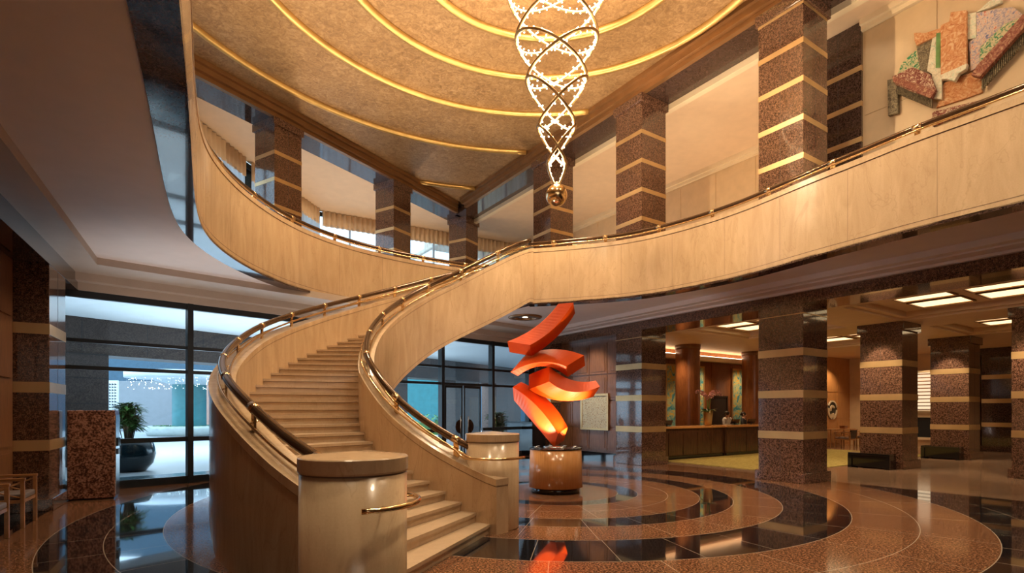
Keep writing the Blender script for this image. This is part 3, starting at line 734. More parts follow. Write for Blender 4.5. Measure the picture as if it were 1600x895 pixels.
# handrails
def rail_set(parent, pts_fn, T, closed=False, post_every=7, inner=1):
    """pts_fn(t, lateral, dz) -> 3D point"""
    mb = MB(); mb.tube([pts_fn(t, 0, .23) for t in T], .050, 12); rail = obj('handrail', mb, M['bronze'], parent)
    mb = MB(); mb.tube([pts_fn(t, inner*.085, .12) for t in T], .017, 8); mb.tube([pts_fn(t, -inner*.045, .075) for t in T], .013, 8)
    obj('lower_rail', mb, M['brass'], parent)
    for i in range(post_every//2, len(T)-1, post_every):
        t = T[i]; t2 = T[min(i+1, len(T)-1)]
        mb = MB(); a = Vector(pts_fn(t, 0, .23)); b_ = Vector(pts_fn(t2, 0, .23)); d = (b_-a).normalized()
        mb.tube([a-d*.06, a+d*.06], .054, 12); obj('collar', mb, M['brass'], rail)
        mb = MB(); q = Vector(pts_fn(t, 0, .0)); dd = Vector((d.x, d.y, 0)).normalized(); s = Vector((-dd.y, dd.x, 0))
        z0, z1 = q.z-.01, a.z-.03
        c = [q-dd*.038-s*.012, q+dd*.038-s*.012, q+dd*.038+s*.012, q-dd*.038+s*.012]
        mb.hexa([(p.x, p.y, z0) for p in c]+[(p.x, p.y, z1) for p in c])
        mb.tube([Vector(pts_fn(t, -inner*.05, .075)), Vector(pts_fn(t, inner*.09, .12))], .009, 6)
        obj('bracket', mb, M['brass'], rail)
def fo(t, l, dz): p = pol(t, 6.905-l); return (p[0], p[1], tabsm(OUT, t)+.10+dz)
def fi(t, l, dz): p = pol(t, Rin(t, 4.96)+l); return (p[0], p[1], tabsm(INT, t)+.10+dz)
n = 84
rail_set(stair, fo, [239+(116.8-239)*i/n for i in range(n+1)], post_every=7)
n = 66
rail_set(stair, fi, [226+(116.8-226)*i/n for i in range(n+1)], post_every=7)
# curved brass grab rails round the posts
for (px, py), a0, a1 in (((-1.11, 3.78), 75, -68), ((-.27, 7.4), 215, 345)):
    mb = MB(); pts = []
    for i in range(25):
        a = math.radians(a0+(a1-a0)*i/24); pts.append((px+.45*math.cos(a), py+.45*math.sin(a), .965))
    if a0 == 215:
        q = fi(222, .10, .13); q2 = fi(219, .09, .12); pts = [q2, q, (pts[0][0]*.5+q[0]*.5, pts[0][1]*.5+q[1]*.5, pts[0][2]*.6+q[2]*.4)]+pts
    mb.tube(pts, .019, 10)
    for fr_ in (.3, .8):
        p = pts[int(len(pts)*fr_)]; d = Vector((px-p[0], py-p[1], 0)).normalized(); mb.tube([p, Vector(p)+d*.1], .009, 6)
    obj('grab_rail', mb, M['brass'], stair)

# ------------------------------------------------------------------ balcony parapets
def parapet(label, P, s_sign=1):
    t = thing('balcony_parapet', label, 'balcony', (P[len(P)//2][0], P[len(P)//2][1], ZB))
    a = offset(P, 0); b_ = offset(P, .24); n = len(P)
    mb = MB(); mb.ribbon(a, b_, [ZB]*n, [ZT-.11]*n); obj('parapet_wall', mb, M['marble'], t)
    mb = MB(); mb.ribbon(offset(P, .006), offset(P, .234), [ZT-.12]*n, [ZT-.08]*n); mb.ribbon(offset(P, -.002), offset(P, .1), [ZB+.085]*n, [ZB+.094]*n)
    obj('joint_line', mb, M['joint_and_shadow'], t)
    mb = MB(); mb.ribbon(offset(P, -.012), offset(P, .255), [ZT-.095]*n, [ZT]*n); obj('coping', mb, M['marble'], t)
    # joints
    L = [0]
    for i in range(1, n): L.append(L[-1]+math.dist(P[i], P[i-1]))
    def at(s):
        s = max(0, min(L[-1], s))
        for i in range(1, n):
            if s <= L[i]:
                f_ = (s-L[i-1])/(L[i]-L[i-1]); x = P[i-1][0]+(P[i][0]-P[i-1][0])*f_; y = P[i-1][1]+(P[i][1]-P[i-1][1])*f_
                d = ((P[i][0]-P[i-1][0])/(L[i]-L[i-1]), (P[i][1]-P[i-1][1])/(L[i]-L[i-1])); return x, y, d
        return P[-1][0], P[-1][1], (1, 0)
    def fn(s, l, dz):
        x, y, d = at(s); o_ = .12+l; return (x-d[1]*o_, y+d[0]*o_, ZT+dz*.72)
    N = int(L[-1]/.22); rail_set(t, fn, [L[-1]*i/N for i in range(N+1)], post_every=6, inner=-1 if s_sign > 0 else 1)
    mb = MB()
    k = 1.1
    while k < L[-1]:
        x, y, d = at(k); q = [(x-d[0]*.002+d[1]*.001, y-d[1]*.002-d[0]*.001), (x+d[0]*.002+d[1]*.001, y+d[1]*.002-d[0]*.001), (x+d[0]*.002-d[1]*.01, y+d[1]*.002+d[0]*.01), (x-d[0]*.002-d[1]*.01, y-d[1]*.002+d[0]*.01)]
        mb.hexa([(p[0], p[1], ZB+.1) for p in q]+[(p[0], p[1], ZT-.12) for p in q]); k += 1.3
    obj('panel_joint', mb, M['joint_and_shadow'], t)
    return t
parapet('curved cream marble balcony parapet on the left of the atrium', LC)
parapet('long cream marble balcony parapet sweeping along the right of the atrium', RCv)

# ------------------------------------------------------------------ sculpture
DX, DY = .86, 10.6
dr = thing('sculpture_pedestal', 'round veneered drum pedestal under the orange sculpture', 'pedestal', (DX, DY, 0))
mb = MB(); mb.lathe((DX, DY, 0), [(.01, .0), (.47, .0), (.47, .12), (.01, .12)], 48); obj('plinth', mb, M['black_gloss'], dr)
mb = MB(); mb.lathe((DX, DY, 0), [(.01, .11), (.53, .11), (.505, .845), (.01, .845)], 64); obj('drum', mb, M['wood_light'], dr)
mb = MB(); mb.lathe((DX, DY, 0), [(.01, .843), (.512, .843), (.512, .868), (.49, .872), (.01, .872)], 64); obj('top_disc', mb, M['black_gloss'], dr)
scu = thing('sculpture', 'orange sculpture of four stacked curved bars on a drum', 'sculpture', (DX, DY, .875))
K = 79.2
def c2w(p, dep):
    px = 780+p[0]/3.58; py = 460+p[1]/3.58; Yd = DY+dep
    return ((px-800)*Yd/840, Yd, 1.6+(641-py)*Yd/840)
def quad3(P, t):
    # quadratic through three points at t=0,.5,1
    a, b_, c = P; return tuple(a[j]*(2*t-1)*(t-1)+b_[j]*4*t*(1-t)+c[j]*t*(2*t-1) for j in range(len(a)))
def bar(A, Rr, B, dA, dR, dB):
    mb = MB(); n = 16; vs = []
    for i in range(n+1):
        t = i/n
        a = Vector(c2w(quad3(A, t), quad3([(x,) for x in dA], t)[0])); r_ = Vector(c2w(quad3(Rr, t), quad3([(x,) for x in dR], t)[0])); b_ = Vector(c2w(quad3(B, t), quad3([(x,) for x in dB], t)[0]))
        vs += [r_, a, a+b_-r_, b_]
    f = [(4*i+k, 4*i+(k+1) % 4, 4*i+4+(k+1) % 4, 4*i+4+k) for i in range(n) for k in range(4)]
    f += [(0, 3, 2, 1), (4*n, 4*n+1, 4*n+2, 4*n+3)]
    mb.add(vs, f); o = obj('curved_bar', mb, M['orange'], scu, bevel=.004)
    return o
bar([(45, 262), (203, 180), (330, 52)], [(172, 283), (308, 185), (415, 45)], [(182, 345), (322, 238), (425, 105)], (.05, .05, .05), (-.22, -.22, -.22), (.02, .02, .02))
bar([(140, 345), (300, 305), (475, 340)], [(62, 435), (225, 378), (375, 402)], [(105, 456), (245, 402), (383, 462)], (.2, .2, .2), (-.25, -.25, -.25), (-.1, -.1, -.1))
bar([(280, 402), (408, 478), (540, 480)], [(280, 487), (412, 545), (565, 515)], [(165, 530), (335, 594), (527, 572)], (-.1, -.1, -.1), (-.25, -.25, -.25), (.05, .05, .05))
bar([(122, 488), (275, 590), (383, 742)], [(75, 517), (215, 628), (328, 778)], [(82, 592), (185, 712), (308, 855)], (.15, .15, .12), (-.15, -.15, -.15), (.02, .02, -.05))
mb = MB(); mb.lathe((DX-.02, DY, .872), [(.001, 0), (.22, 0), (.22, .02), (.001, .02)], 32); obj('base_plate', mb, M['steel'], scu)
for k in range(8):
    a = 2*PI*k/8+.2; x, y = DX+.40*math.cos(a), DY+.40*math.sin(a)
    t = thing('uplight', 'small steel uplight on the pedestal rim, %s' % ['on the far right side', 'at the back right', 'at the back left', 'on the far left side', 'on the left side', 'at the front left', 'at the front right', 'on the right side'][k], 'lamp', (x, y, .873), group='uplights on the pedestal')
    mb = MB(); mb.lathe((x, y, .873), [(.001, 0), (.035, 0), (.035, .018), (.028, .018)], 16); obj('housing', mb, M['steel'], t)
    mb = MB(); mb.lathe((x, y, .873), [(.001, .012), (.027, .012)], 16); obj('lens', mb, M['spotface'], t)
for (x, y, p) in ((DX-.33, DY-.36, 16), (DX+.35, DY-.33, 26), (DX+.42, DY+.05, 12)):
    lamp('uplight_lamp', 'SPOT', (x, y, .91), p*8, (1, .74, .48), .03, (DX, DY-.05, 2.1), 70, .5)

# ------------------------------------------------------------------ chandelier
CHX, CHY = .885, 10.68
ch = thing('chandelier', 'tall spiral chandelier of lit brass loops ending in a ball', 'chandelier', (CHX, CHY, 5.67))
KN = [(12.2, 1.25), (11.0, 1.15), (9.93, .99), (8.96, .81), (8.16, .60), (7.23, .375), (6.50, .185)]
bulbs = []
def ring(i, sd):
    (zh, rh), (zl, rl) = KN[i], KN[i+1]; a_, c_ = (rh+rl)/2, (rh-rl)/2; b_ = math.sqrt(rh*rl); zm, dz_ = (zh+zl)/2, (zh-zl)/2
    def f(ph, k=1., dz=0): return (CHX+sd*(c_+a_*k*math.cos(ph)), CHY+b_*k*math.sin(ph), zm+dz_*math.cos(ph)+dz)
    return f, (a_+b_)/2
for i in range(len(KN)-1):
    for sd in (1, -1):
        f, rm = ring(i, sd); n = 64
        mb = MB(); mb.tube([f(2*PI*k/n) for k in range(n)], .028, 8, closed=True); st = obj('tilted_hoop', mb, M['hoop'], ch)
        mb = MB(); mb.tube([f(2*PI*k/n, 1-.030/rm) for k in range(n)], .013, 6, closed=True); obj('light_strip', mb, M['led_strip'], st)
        nb = int(2*PI*rm/.085)
        for k in range(nb): bulbs.append(f(2*PI*k/nb, 1-.035/rm, .05 if k % 2 else -.05))
for sd in (1, -1):
    pts = [(CHX+sd*(.185*math.cos(t*1.35)), CHY-.05+.04*t, 6.52-.46*t) for t in [k/10 for k in range(11)]]
    mb = MB(); mb.tube(pts, .02, 8); st = obj('tail_strand', mb, M['brass'], ch)
    mb = MB(); mb.tube([(p[0]-sd*.022, p[1], p[2]) for p in pts], .012, 6); obj('light_strip', mb, M['led_strip'], st)
    for p in pts[1::2]: bulbs.append((p[0]-sd*.03, p[1], p[2]))
bulbs.sort(key=lambda q: q[2])
vis = [q for q in bulbs if q[2] < 9.9]
vis.sort(key=lambda q: math.dist(q, (0, 0, 1.6)))
proto = None
for q in vis[:100]:
    if proto is None:
        mb = MB(); mb.sphere((0, 0, 0), .014, 8, 5); proto = obj('led_bulb', mb, M['led'], ch, local=True)
        proto.location = Vector(q)-ch.location
    else:
        c = proto.copy(); COL.objects.link(c); c.location = Vector(q)-ch.location
near = set(vis[:100]); mb = MB()
for q in bulbs:
    if q not in near: mb.sphere(q, .014, 6, 4)
o = obj('led_bulbs', mb, M['led'], ch); o['kind'] = 'stuff'
mb = MB(); mb.sphere((CHX, CHY, 5.87), .215, 32, 20); obj('ball', mb, M['brass'], ch)
mb = MB(); mb.tube([(CHX, CHY, 6.0), (CHX, CHY, 6.12)], .05, 12); obj('neck', mb, M['brass'], ch)
for z, p in ((6.6, 60), (7.6, 110), (8.6, 170), (9.6, 230), (10.5, 170)):
    lamp('chandelier_lamp', 'POINT', (CHX, CHY, z), p*1.6, (1, .72, .42), .05)

# ------------------------------------------------------------------ reception wing
mb = MB(); mb.fbox(FR, 7.9, 8.1, .9, 16, 0, 4.2)
for k in range(11):
    v0 = 1.0+1.35*k
    for z0, z1 in ((.2, 1.6), (1.66, 2.9), (2.96, 3.6)): mb.fbox(FR, 7.885, 7.9, v0, v0+1.3, z0, z1); mb.fbox(FR, 7.876, 7.886, v0+.1, v0+1.2, z0+.08, z1-.08)
struct('wall_reception', mb, M['wood_red'], 'warm mahogany wall behind the reception desk', 'wall')
mb = MB(); mb.fbox(FR, 5.69, 8.1, .7, .9, 0, 4.2); struct('wall_reception_side', mb, M['wood_red'], 'mahogany side wall of the reception', 'wall')
mb = MB(); mb.fbox(FR, 7.74, 7.80, 1, 15.6, 3.76, 3.84); struct('trim_17', mb, M['cove'], 'lit cove above the reception wall', 'trim')
mb = MB(); mb.fbox(FR, 7.5, 7.9, 1, 15.6, 3.62, 3.70); mb.fbox(FR, 7.46, 7.52, 1, 15.6, 3.60, 3.78); struct('trim_18', mb, M['cornice'], 'cove ledge above the reception wall', 'trim')
mb = MB(); mb.fbox(FR, 6.0, 6.2, 11.5, 15.6, 0, 4.02)
for v0 in (11.6, 13.0, 14.4):
    for z0, z1 in ((.1, 1.2), (1.24, 2.4), (2.44, 3.3)): mb.fbox(FR, 5.985, 6.0, v0, v0+1.36, z0, z1)
struct('wall_alcove', mb, M['wood_light'], 'honey wood wall with a round carving', 'wall')
mb = MB(); mb.fbox(FR, -14, 8, 16.6, 16.8, 0, 4.1); mb.fbox(FR, 1.3, 7.8, 15.6, 15.8, 0, 4.1); mb.fbox(FR, -14.2, -14, -2, 17, 0, 4.3)
struct('wall_far', mb, M['wall_cream'], 'cream wall at the far end of the right wing', 'wall')
mb = MB(); mb.ribbon([FR(-14, -2), (13.2, -9.1)], [FR(-14.2, -2), (13.4, -9.1)], [0]*2, [ZB+.1]*2); mb.ribbon([FW(-16, .9), (-3, -9.1)], [FW(-16, 1.1), (-3.2, -9.1)], [0]*2, [ZB+.1]*2)
struct('wall_side_low', mb, M['wood'], 'near ground floor side walls', 'wall')
# ceiling with trays
mb = MB()
us = [-14, -3.75, -.02, 1.35, 4.45, 8.0]; vs = [1.04, 1.7, 5.0, 6.8, 10.1, 16.7]
trays = {(1, 1), (3, 1), (3, 3), (1, 3)}
for i in range(5):
    for j in range(5):
        a, b_, c, d = us[i], us[i+1], vs[j], vs[j+1]
        if (i, j) not in trays: mb.fbox(FR, a, b_, c, d, 4.02, 4.4)
        else:
            mb.fbox(FR, a, b_, c, d, 4.22, 4.4)
            e = .16
            mb.fbox(FR, a, b_, c, c+e, 4.08, 4.22); mb.fbox(FR, a, b_, d-e, d, 4.08, 4.22); mb.fbox(FR, a, a+e, c+e, d-e, 4.08, 4.22); mb.fbox(FR, b_-e, b_, c+e, d-e, 4.08, 4.22)
struct('ceiling_5', mb, M['ceil_cream'], 'coffered cream ceiling of the reception wing', 'ceiling')
proto = None; cnt = 0
names = {(1, 1): 'near right coffer', (3, 1): 'coffer before the reception desk', (3, 3): 'farther coffer seen past the spotlit column', (1, 3): 'far right coffer'}
for (i, j) in sorted(trays):
    a, b_, c, d = us[i], us[i+1], vs[j], vs[j+1]; um, vm = (a+b_)/2, (c+d)/2
    for su in (-1, 1):
        for sv in (-1, 1):
            x, y = FR(um+su*.66, vm+sv*.58)
            lab = 'glowing square ceiling panel in the %s, %s' % (names[(i, j)], {(-1, -1): 'near left one', (1, -1): 'far left one', (-1, 1): 'near right one', (1, 1): 'far right one'}[(su, sv)])
            if proto is None:
                proto = thing('ceiling_light', lab, 'light', (x, y, 4.22), math.atan2(.830, -.558), group='square ceiling light panels')
                mb = MB(); mb.box(-.50, .50, -.44, .44, -.012, 0.0); obj('diffuser', mb, M['panel_light'], proto, local=True)
                mb = MB()
                for q in ((-.54, .54, -.48, -.44), (-.54, .54, .44, .48), (-.54, -.50, -.44, .44), (.50, .54, -.44, .44)): mb.box(*q, -.035, 0)
                obj('frame', mb, M['bronze_trim'], proto, local=True)
            else: dup(proto, (x, y, 4.22), None, lab)
# carpet
mb = MB(); mb.fbox(FR, 1.35, 5.25, 1.6, 11.3, .0, .014); o = obj('carpet', mb, M['carpet']); tag(o, 'yellow green carpet in front of the reception desk', 'carpet')
# desk
dk = thing('reception_desk', 'long dark wood reception desk with thick lit counter top', 'desk', FR(5.6, 5, 0))
mb = MB(); mb.fbox(FR, 5.42, 6.0, 1.3, 5.0, 0, 1.0); mb.fbox(FR, 5.34, 6.0, 5.0, 11.0, 0, 1.0)
for k in range(9): mb.fbox(FR, 5.325 if k > 4 else 5.405, 5.35 if k > 4 else 5.425, 1.35+.735*k if k < 5 else 5.05+1.2*(k-5), 1.35+.735*k+.70 if k < 5 else 5.05+1.2*(k-5)+1.16, .12, .86)
obj('body', mb, wood('dark_desk_wood', (.045, .018, .010), (.10, .042, .022), .25), dk)
mb = MB(); mb.fbox(FR, 5.36, 6.06, 1.25, 5.0, 1.0, 1.07); mb.fbox(FR, 5.27, 6.06, 5.0, 11.1, 1.0, 1.07); obj('counter_top', mb, M['wood_light'], dk, bevel=.01)
mb = MB(); mb.fbox(FR, 5.38, 5.42, 1.3, 5.0, 0, .1); mb.fbox(FR, 5.30, 5.34, 5, 11.0, 0, .1); obj('kick_plate', mb, M['black_gloss'], dk)
# round wood columns
for (u, v_), lab in (((6.75, 4.75), 'round mahogany column behind the orchid'), ((6.75, 8.95), 'round mahogany column right of the receptionists')):
    x, y = FR(u, v_); t = thing('wooden_column', lab, 'column', (x, y, 0))
    mb = MB(); mb.lathe((x, y, 0), [(.44, 0), (.44, 4.02)], 40); obj('shaft', mb, M['wood_red'], t)
    mb = MB(); mb.lathe((x, y, 0), [(.44, 0), (.50, .0), (.50, .2), (.44, .2)], 40); obj('base', mb, M['wood_red'], t)
    mb = MB(); mb.lathe((x, y, 0), [(.44, 3.86), (.46, 3.86), (.46, 4.02), (.44, 4.02)], 40); obj('collar', mb, M['wood'], t)
# paintings behind reception
for (va, vb), lab in (((4.9, 5.9), 'tall blue and yellow painting left of the round column'), ((6.35, 7.15), 'tall blue painting between round column and receptionists'), ((9.2, 10.2), 'tall blue and orange painting right of the receptionists')):
    t = thing('painting', lab, 'painting', FR(7.87, (va+vb)/2, .9))
    mb = MB(); mb.fbox(FR, 7.845, 7.87, va, vb, .9, 3.35); obj('canvas', mb, M['art_blue'], t)
    mb = MB(); e = .07
    for q in ((va-e, va, .83, 3.42), (vb, vb+e, .83, 3.42), (va, vb, 3.35, 3.42), (va, vb, .83, .9)): mb.fbox(FR, 7.83, 7.88, q[0], q[1], q[2], q[3])
    obj('frame', mb, M['gold'], t)
mb = MB(); mb.fbox(FR, 7.86, 7.885, 7.75, 8.75, 0, 2.15); mb.fbox(FR, 7.83, 7.885, 7.68, 7.75, 0, 2.22); mb.fbox(FR, 7.83, 7.885, 8.75, 8.82, 0, 2.22); mb.fbox(FR, 7.83, 7.885, 7.68, 8.82, 2.15, 2.22)
struct('door_5', mb, M['dark_leather'], 'dark doorway in the reception wall', 'door')
# painting on walnut wall
t = thing('painting', 'square dotted pale painting in a gold frame on the walnut wall', 'painting', FR(7.0, .46, 1.05))
ua, ub = 6.52, 7.72
mb = MB(); mb.fbox(FR, ua, ub, .425, .45, 1.02, 2.08); obj('canvas', mb, M['art_dots'], t)
mb = MB()
for q in ((ua-.07, ua, .95, 2.15), (ub, ub+.07, .95, 2.15), (ua, ub, 2.08, 2.15), (ua, ub, .95, 1.02)): mb.fbox(FR, q[0], q[1], .40, .456, q[2], q[3])
obj('frame', mb, M['gold'], t)
x, y = FR(7.1, -.8); lamp('art_fill_spot', 'SPOT', (x, y, ZB-.05), 160, WARM2, .08, FR(7.1, .45, 1.8), 75, .7)  # added spot that brightens the painting
# vase with orchid
vx, vy = FR(5.56, 4.33)
t = thing('orchid_vase', 'tall gold vase of pink orchids on the reception counter', 'vase', (vx, vy, 1.071))
mb = MB(); mb.lathe((vx, vy, 1.071), [(.001, 0), (.105, 0), (.13, .2), (.155, .40), (.165, .54), (.15, .54), (.14, .45), (.001, .42)], 28); obj('vase', mb, M['gold'], t)
mb = MB(); rr = random.Random(3)
for k in range(22):
    a = rr.uniform(0, 2*PI); mb.leaf((vx+.08*math.cos(a), vy+.08*math.sin(a), 1.58), (math.cos(a), math.sin(a), rr.uniform(.3, 1.0)), rr.uniform(.24, .36), .09, .5)
obj('leaves', mb, M['leaf'], t)
stm = MB(); pet = MB()
for k in range(7):
    a = -PI+k*2*PI/7*.9+.2; h = rr.uniform(.55, .72); pts = []
    for i in range(9):
        s = i/8; pts.append((vx+(.03+.42*s*s)*math.cos(a), vy+(.03+.42*s*s)*math.sin(a)*.6, 1.58+h*math.sin(s*1.9)/1.0))
    stm.tube(pts, .006, 5)
    for i in range(4, 9):
        p = pts[i]
        for j in range(5):
            b_ = 2*PI*j/5+rr.random(); pet.leaf(p, (math.cos(b_)*.8, -.5+.2*math.sin(b_), math.sin(b_)*.8), .085, .07, .1, seg=2)
obj('stem', stm, M['leaf_light'], t); obj('blossom', pet, M['pink'], t)
# monitors
proto = None
for k, (v_, lab) in enumerate(((2.5, 'leftmost on the counter, beside the granite column'), (6.3, 'left of the receptionist in white'), (7.35, 'between the two receptionists'), (8.25, 'rightmost on the counter'))):
    x, y = FR(5.85, v_); lab = 'low black computer monitor, '+lab
    if proto is None:
        proto = thing('monitor', lab, 'monitor', (x, y, 1.071), math.atan2(.558, .830)+PI, group='monitors on the reception counter')
        mb = MB(); mb.hexa([(-.24, -.02, .03), (.24, -.02, .03), (.24, .01, .03), (-.24, .01, .03), (-.24, .05, .20), (.24, .05, .20), (.24, .08, .20), (-.24, .08, .20)]); obj('screen', mb, M['screen'], proto, local=True)
        mb = MB(); mb.box(-.1, .1, -.06, .08, 0, .012); mb.box(-.02, .02, 0, .03, .01, .08); obj('stand', mb, M['black'], proto, local=True)
    else: dup(proto, (x, y, 1.071), None, lab)

# ------------------------------------------------------------------ people
def person(label, x, y, rz, top, H, tilt):
    t = thing('person', label, 'person', (x, y, 0), rz); s = H/1.65
    V = [(0, 0, .92), (0, 0, 1.08), (0, -.01, 1.25), (0, 0, 1.38), (0, -.005, 1.45), (0, -.03, 1.55),
         (.16, 0, 1.36), (.23, -.02, 1.10), (.17, -.22, 1.08), (.14, -.27, 1.07), (-.16, 0, 1.36), (-.23, -.02, 1.10), (-.17, -.22, 1.08), (-.14, -.27, 1.07),
         (.09, 0, .86), (.10, -.01, .48), (.10, .01, .08), (.10, -.12, .03), (-.09, 0, .86), (-.10, -.01, .48), (-.10, .01, .08), (-.10, -.12, .03)]
    Rr = [.13, .11, .13, .10, .05, .088, .055, .042, .03, .022, .055, .042, .03, .022, .085, .058, .04, .035, .085, .058, .04, .035]
    E_ = [(0, 1), (1, 2), (2, 3), (3, 4), (4, 5), (3, 6), (6, 7), (7, 8), (8, 9), (3, 10), (10, 11), (11, 12), (12, 13), (0, 14), (14, 15), (15, 16), (16, 17), (0, 18), (18, 19), (19, 20), (20, 21)]
    for sx, b_ in ((1, 9), (-1, 13)):
        for i, (dx_, L) in enumerate(((-.022, .055), (-.008, .065), (.007, .062), (.02, .05))):
            p = V[b_]; V.append((p[0]+dx_, p[1]-.035, p[2]-.003)); Rr.append(.009); E_.append((b_, len(V)-1))
            V.append((p[0]+dx_*1.1, p[1]-.035-L*.7, p[2]-.012)); Rr.append(.007); E_.append((len(V)-2, len(V)-1))
        p = V[b_]; V.append((p[0]-sx*.035, p[1]-.03, p[2]-.002)); Rr.append(.009); E_.append((b_, len(V)-1))
    me = bpy.data.meshes.new('body'); me.from_pydata([(a*s, b_*s, c*s) for a, b_, c in V], E_, [])
    me.materials.append(M['skin']); o = bpy.data.objects.new('body', me); COL.objects.link(o); o.parent = t
    md = o.modifiers.new('skin', 'SKIN'); md.use_smooth_shade = True
    for i, sv in enumerate(me.skin_vertices[0].data): sv.radius = (Rr[i]*s, Rr[i]*s); sv.use_root = (i == 0)
    md = o.modifiers.new('sub', 'SUBSURF'); md.levels = 2; md.render_levels = 2
    # face
    mb = MB(); mb.sphere((0, -.105*s, 1.535*s), .016*s, 8, 6, sc=(.8, 1.3, 1.3)); obj('nose', mb, M['skin'], t, local=True)
    mb = MB(); mb.sphere((.032*s, -.10*s, 1.57*s), .009*s, 8, 5); mb.sphere((-.032*s, -.10*s, 1.57*s), .009*s, 8, 5); obj('eyes', mb, M['hair'], t, local=True)
    mb = MB(); mb.sphere((0, -.10*s, 1.50*s), .015*s, 8, 5, sc=(1.4, .6, .4)); obj('lips', mb, M['pink'], t, local=True)
    mb = MB()
    for sx in (-1, 1): mb.sphere((sx*.088*s, -.02*s, 1.55*s), .022*s, 8, 6, sc=(.45, .8, 1.2))
    obj('ears', mb, M['skin'], t, local=True)
    mb = MB(); mb.sphere((0, .012*s, 1.585*s), .105*s, 18, 12, sc=(.93, .98, .92)); mb.sphere((0, .10*s, 1.56*s), .045*s, 12, 8); obj('hair', mb, M['hair'], t, local=True)
    # clothing
    mt = M[top]
    mb = MB()
    rings = [(.86, .17, .13), (1.0, .145, .115), (1.15, .15, .12), (1.3, .175, .12), (1.38, .15, .10), (1.43, .07, .07)]
    v = []; n = 20
    for z, a, b_ in rings:
        for k in range(n): q = 2*PI*k/n; v.append((a*math.cos(q)*s, b_*math.sin(q)*s, z*s))
    f = [(j*n+k, j*n+(k+1) % n, (j+1)*n+(k+1) % n, (j+1)*n+k) for j in range(len(rings)-1) for k in range(n)]
    mb.add(v, f, 0, True)
    for sx in (-1, 1): mb.tube([(sx*.13*s, 0, 1.37*s), (sx*.185*s, 0, 1.33*s), (sx*.235*s, -.02*s, 1.12*s), (sx*.18*s, -.19*s, 1.08*s)], [.07*s, .068*s, .056*s, .045*s], 12)
    obj('jacket', mb, mt, t, local=True)
    mb = MB(); mb.lathe((0, 0, 0), [(.165*s, .9*s), (.18*s, .75*s), (.19*s, .45*s)], 20); obj('skirt', mb, M['navy'], t, local=True)
    return t
x, y = FR(6.38, 6.62); person('receptionist in a white jacket standing behind the desk', x, y, math.radians(28), 'white', 1.55, 0)
x, y = FR(6.38, 7.7); person('receptionist in a dark jacket looking down behind the desk', x, y, math.radians(52), 'navy', 1.52, 0)

# ------------------------------------------------------------------ right wing details
# round carving
cxy = FR(5.955, 13.9); t = thing('round_carving', 'round black and cream carving hung on the honey wood wall', 'wall art', (cxy[0], cxy[1], 1.5))
mb = MB(); n = 36
def wallring(mb, r0, r1, zc, vc, d0, d1, a0=0, a1=2*PI, n=32):
    v = []
    for k in range(n+1):
        a = a0+(a1-a0)*k/n
        for r_, d in ((r0, d0), (r1, d0), (r1, d1), (r0, d1)): p = FR(d, vc+r_*math.cos(a)); v.append((p[0], p[1], zc+r_*math.sin(a)))
    f = [(4*k+j, 4*k+(j+1) % 4, 4*k+4+(j+1) % 4, 4*k+4+j) for k in range(n) for j in range(4)]
    mb.add(v, f)
wallring(mb, .02, .44, 1.62, 13.9, 5.975, 5.985); obj('disc', mb, M['black'], t)
mb = MB(); wallring(mb, .36, .43, 1.62, 13.9, 5.94, 5.975, .3, 2.6); wallring(mb, .30, .43, 1.62, 13.9, 5.94, 5.975, 2.9, 4.6); wallring(mb, .34, .43, 1.62, 13.9, 5.94, 5.975, 4.8, 6.3); wallring(mb, .12, .22, 1.62, 13.9, 5.94, 5.975, .5, 3.4); wallring(mb, .10, .27, 1.55, 13.92, 5.945, 5.975, 3.8, 5.6)
obj('cream_relief', mb, M['cornice'], t)
# console table + box
def console(label, F, u, v_, L, D, H, rot=0):
    x, y = F(u, v_); t = thing('console_table', label, 'table', (x, y, 0))
    mb = MB(); mb.fbox(F, u-D/2, u+D/2, v_-L/2, v_+L/2, H-.045, H); obj('table_top', mb, M['chair_wood'], t, bevel=.005)
    for a in (-1, 1):
        for b_ in (-1, 1):
            mb = MB(); uu, vv_ = u+a*(D/2-.03), v_+b_*(L/2-.03); mb.fbox(F, uu-.022, uu+.022, vv_-.022, vv_+.022, 0, H-.04); obj('leg', mb, M['chair_wood'], t)
    return t
console('honey wood console table under the round carving', FR, 5.6, 13.6, 2.2, .5, .78)
x, y = FR(5.6, 14.15); t = thing('wooden_box', 'small wooden box on the console table', 'box', (x, y, .78)); mb = MB(); mb.fbox(FR, 5.5, 5.7, 14.0, 14.3, .78, .88); obj('box_body', mb, M['wood_red'], t, bevel=.01); mb = MB(); mb.fbox(FR, 5.49, 5.71, 13.99, 14.31, .88, .91); obj('lid', mb, M['wood_red'], t)
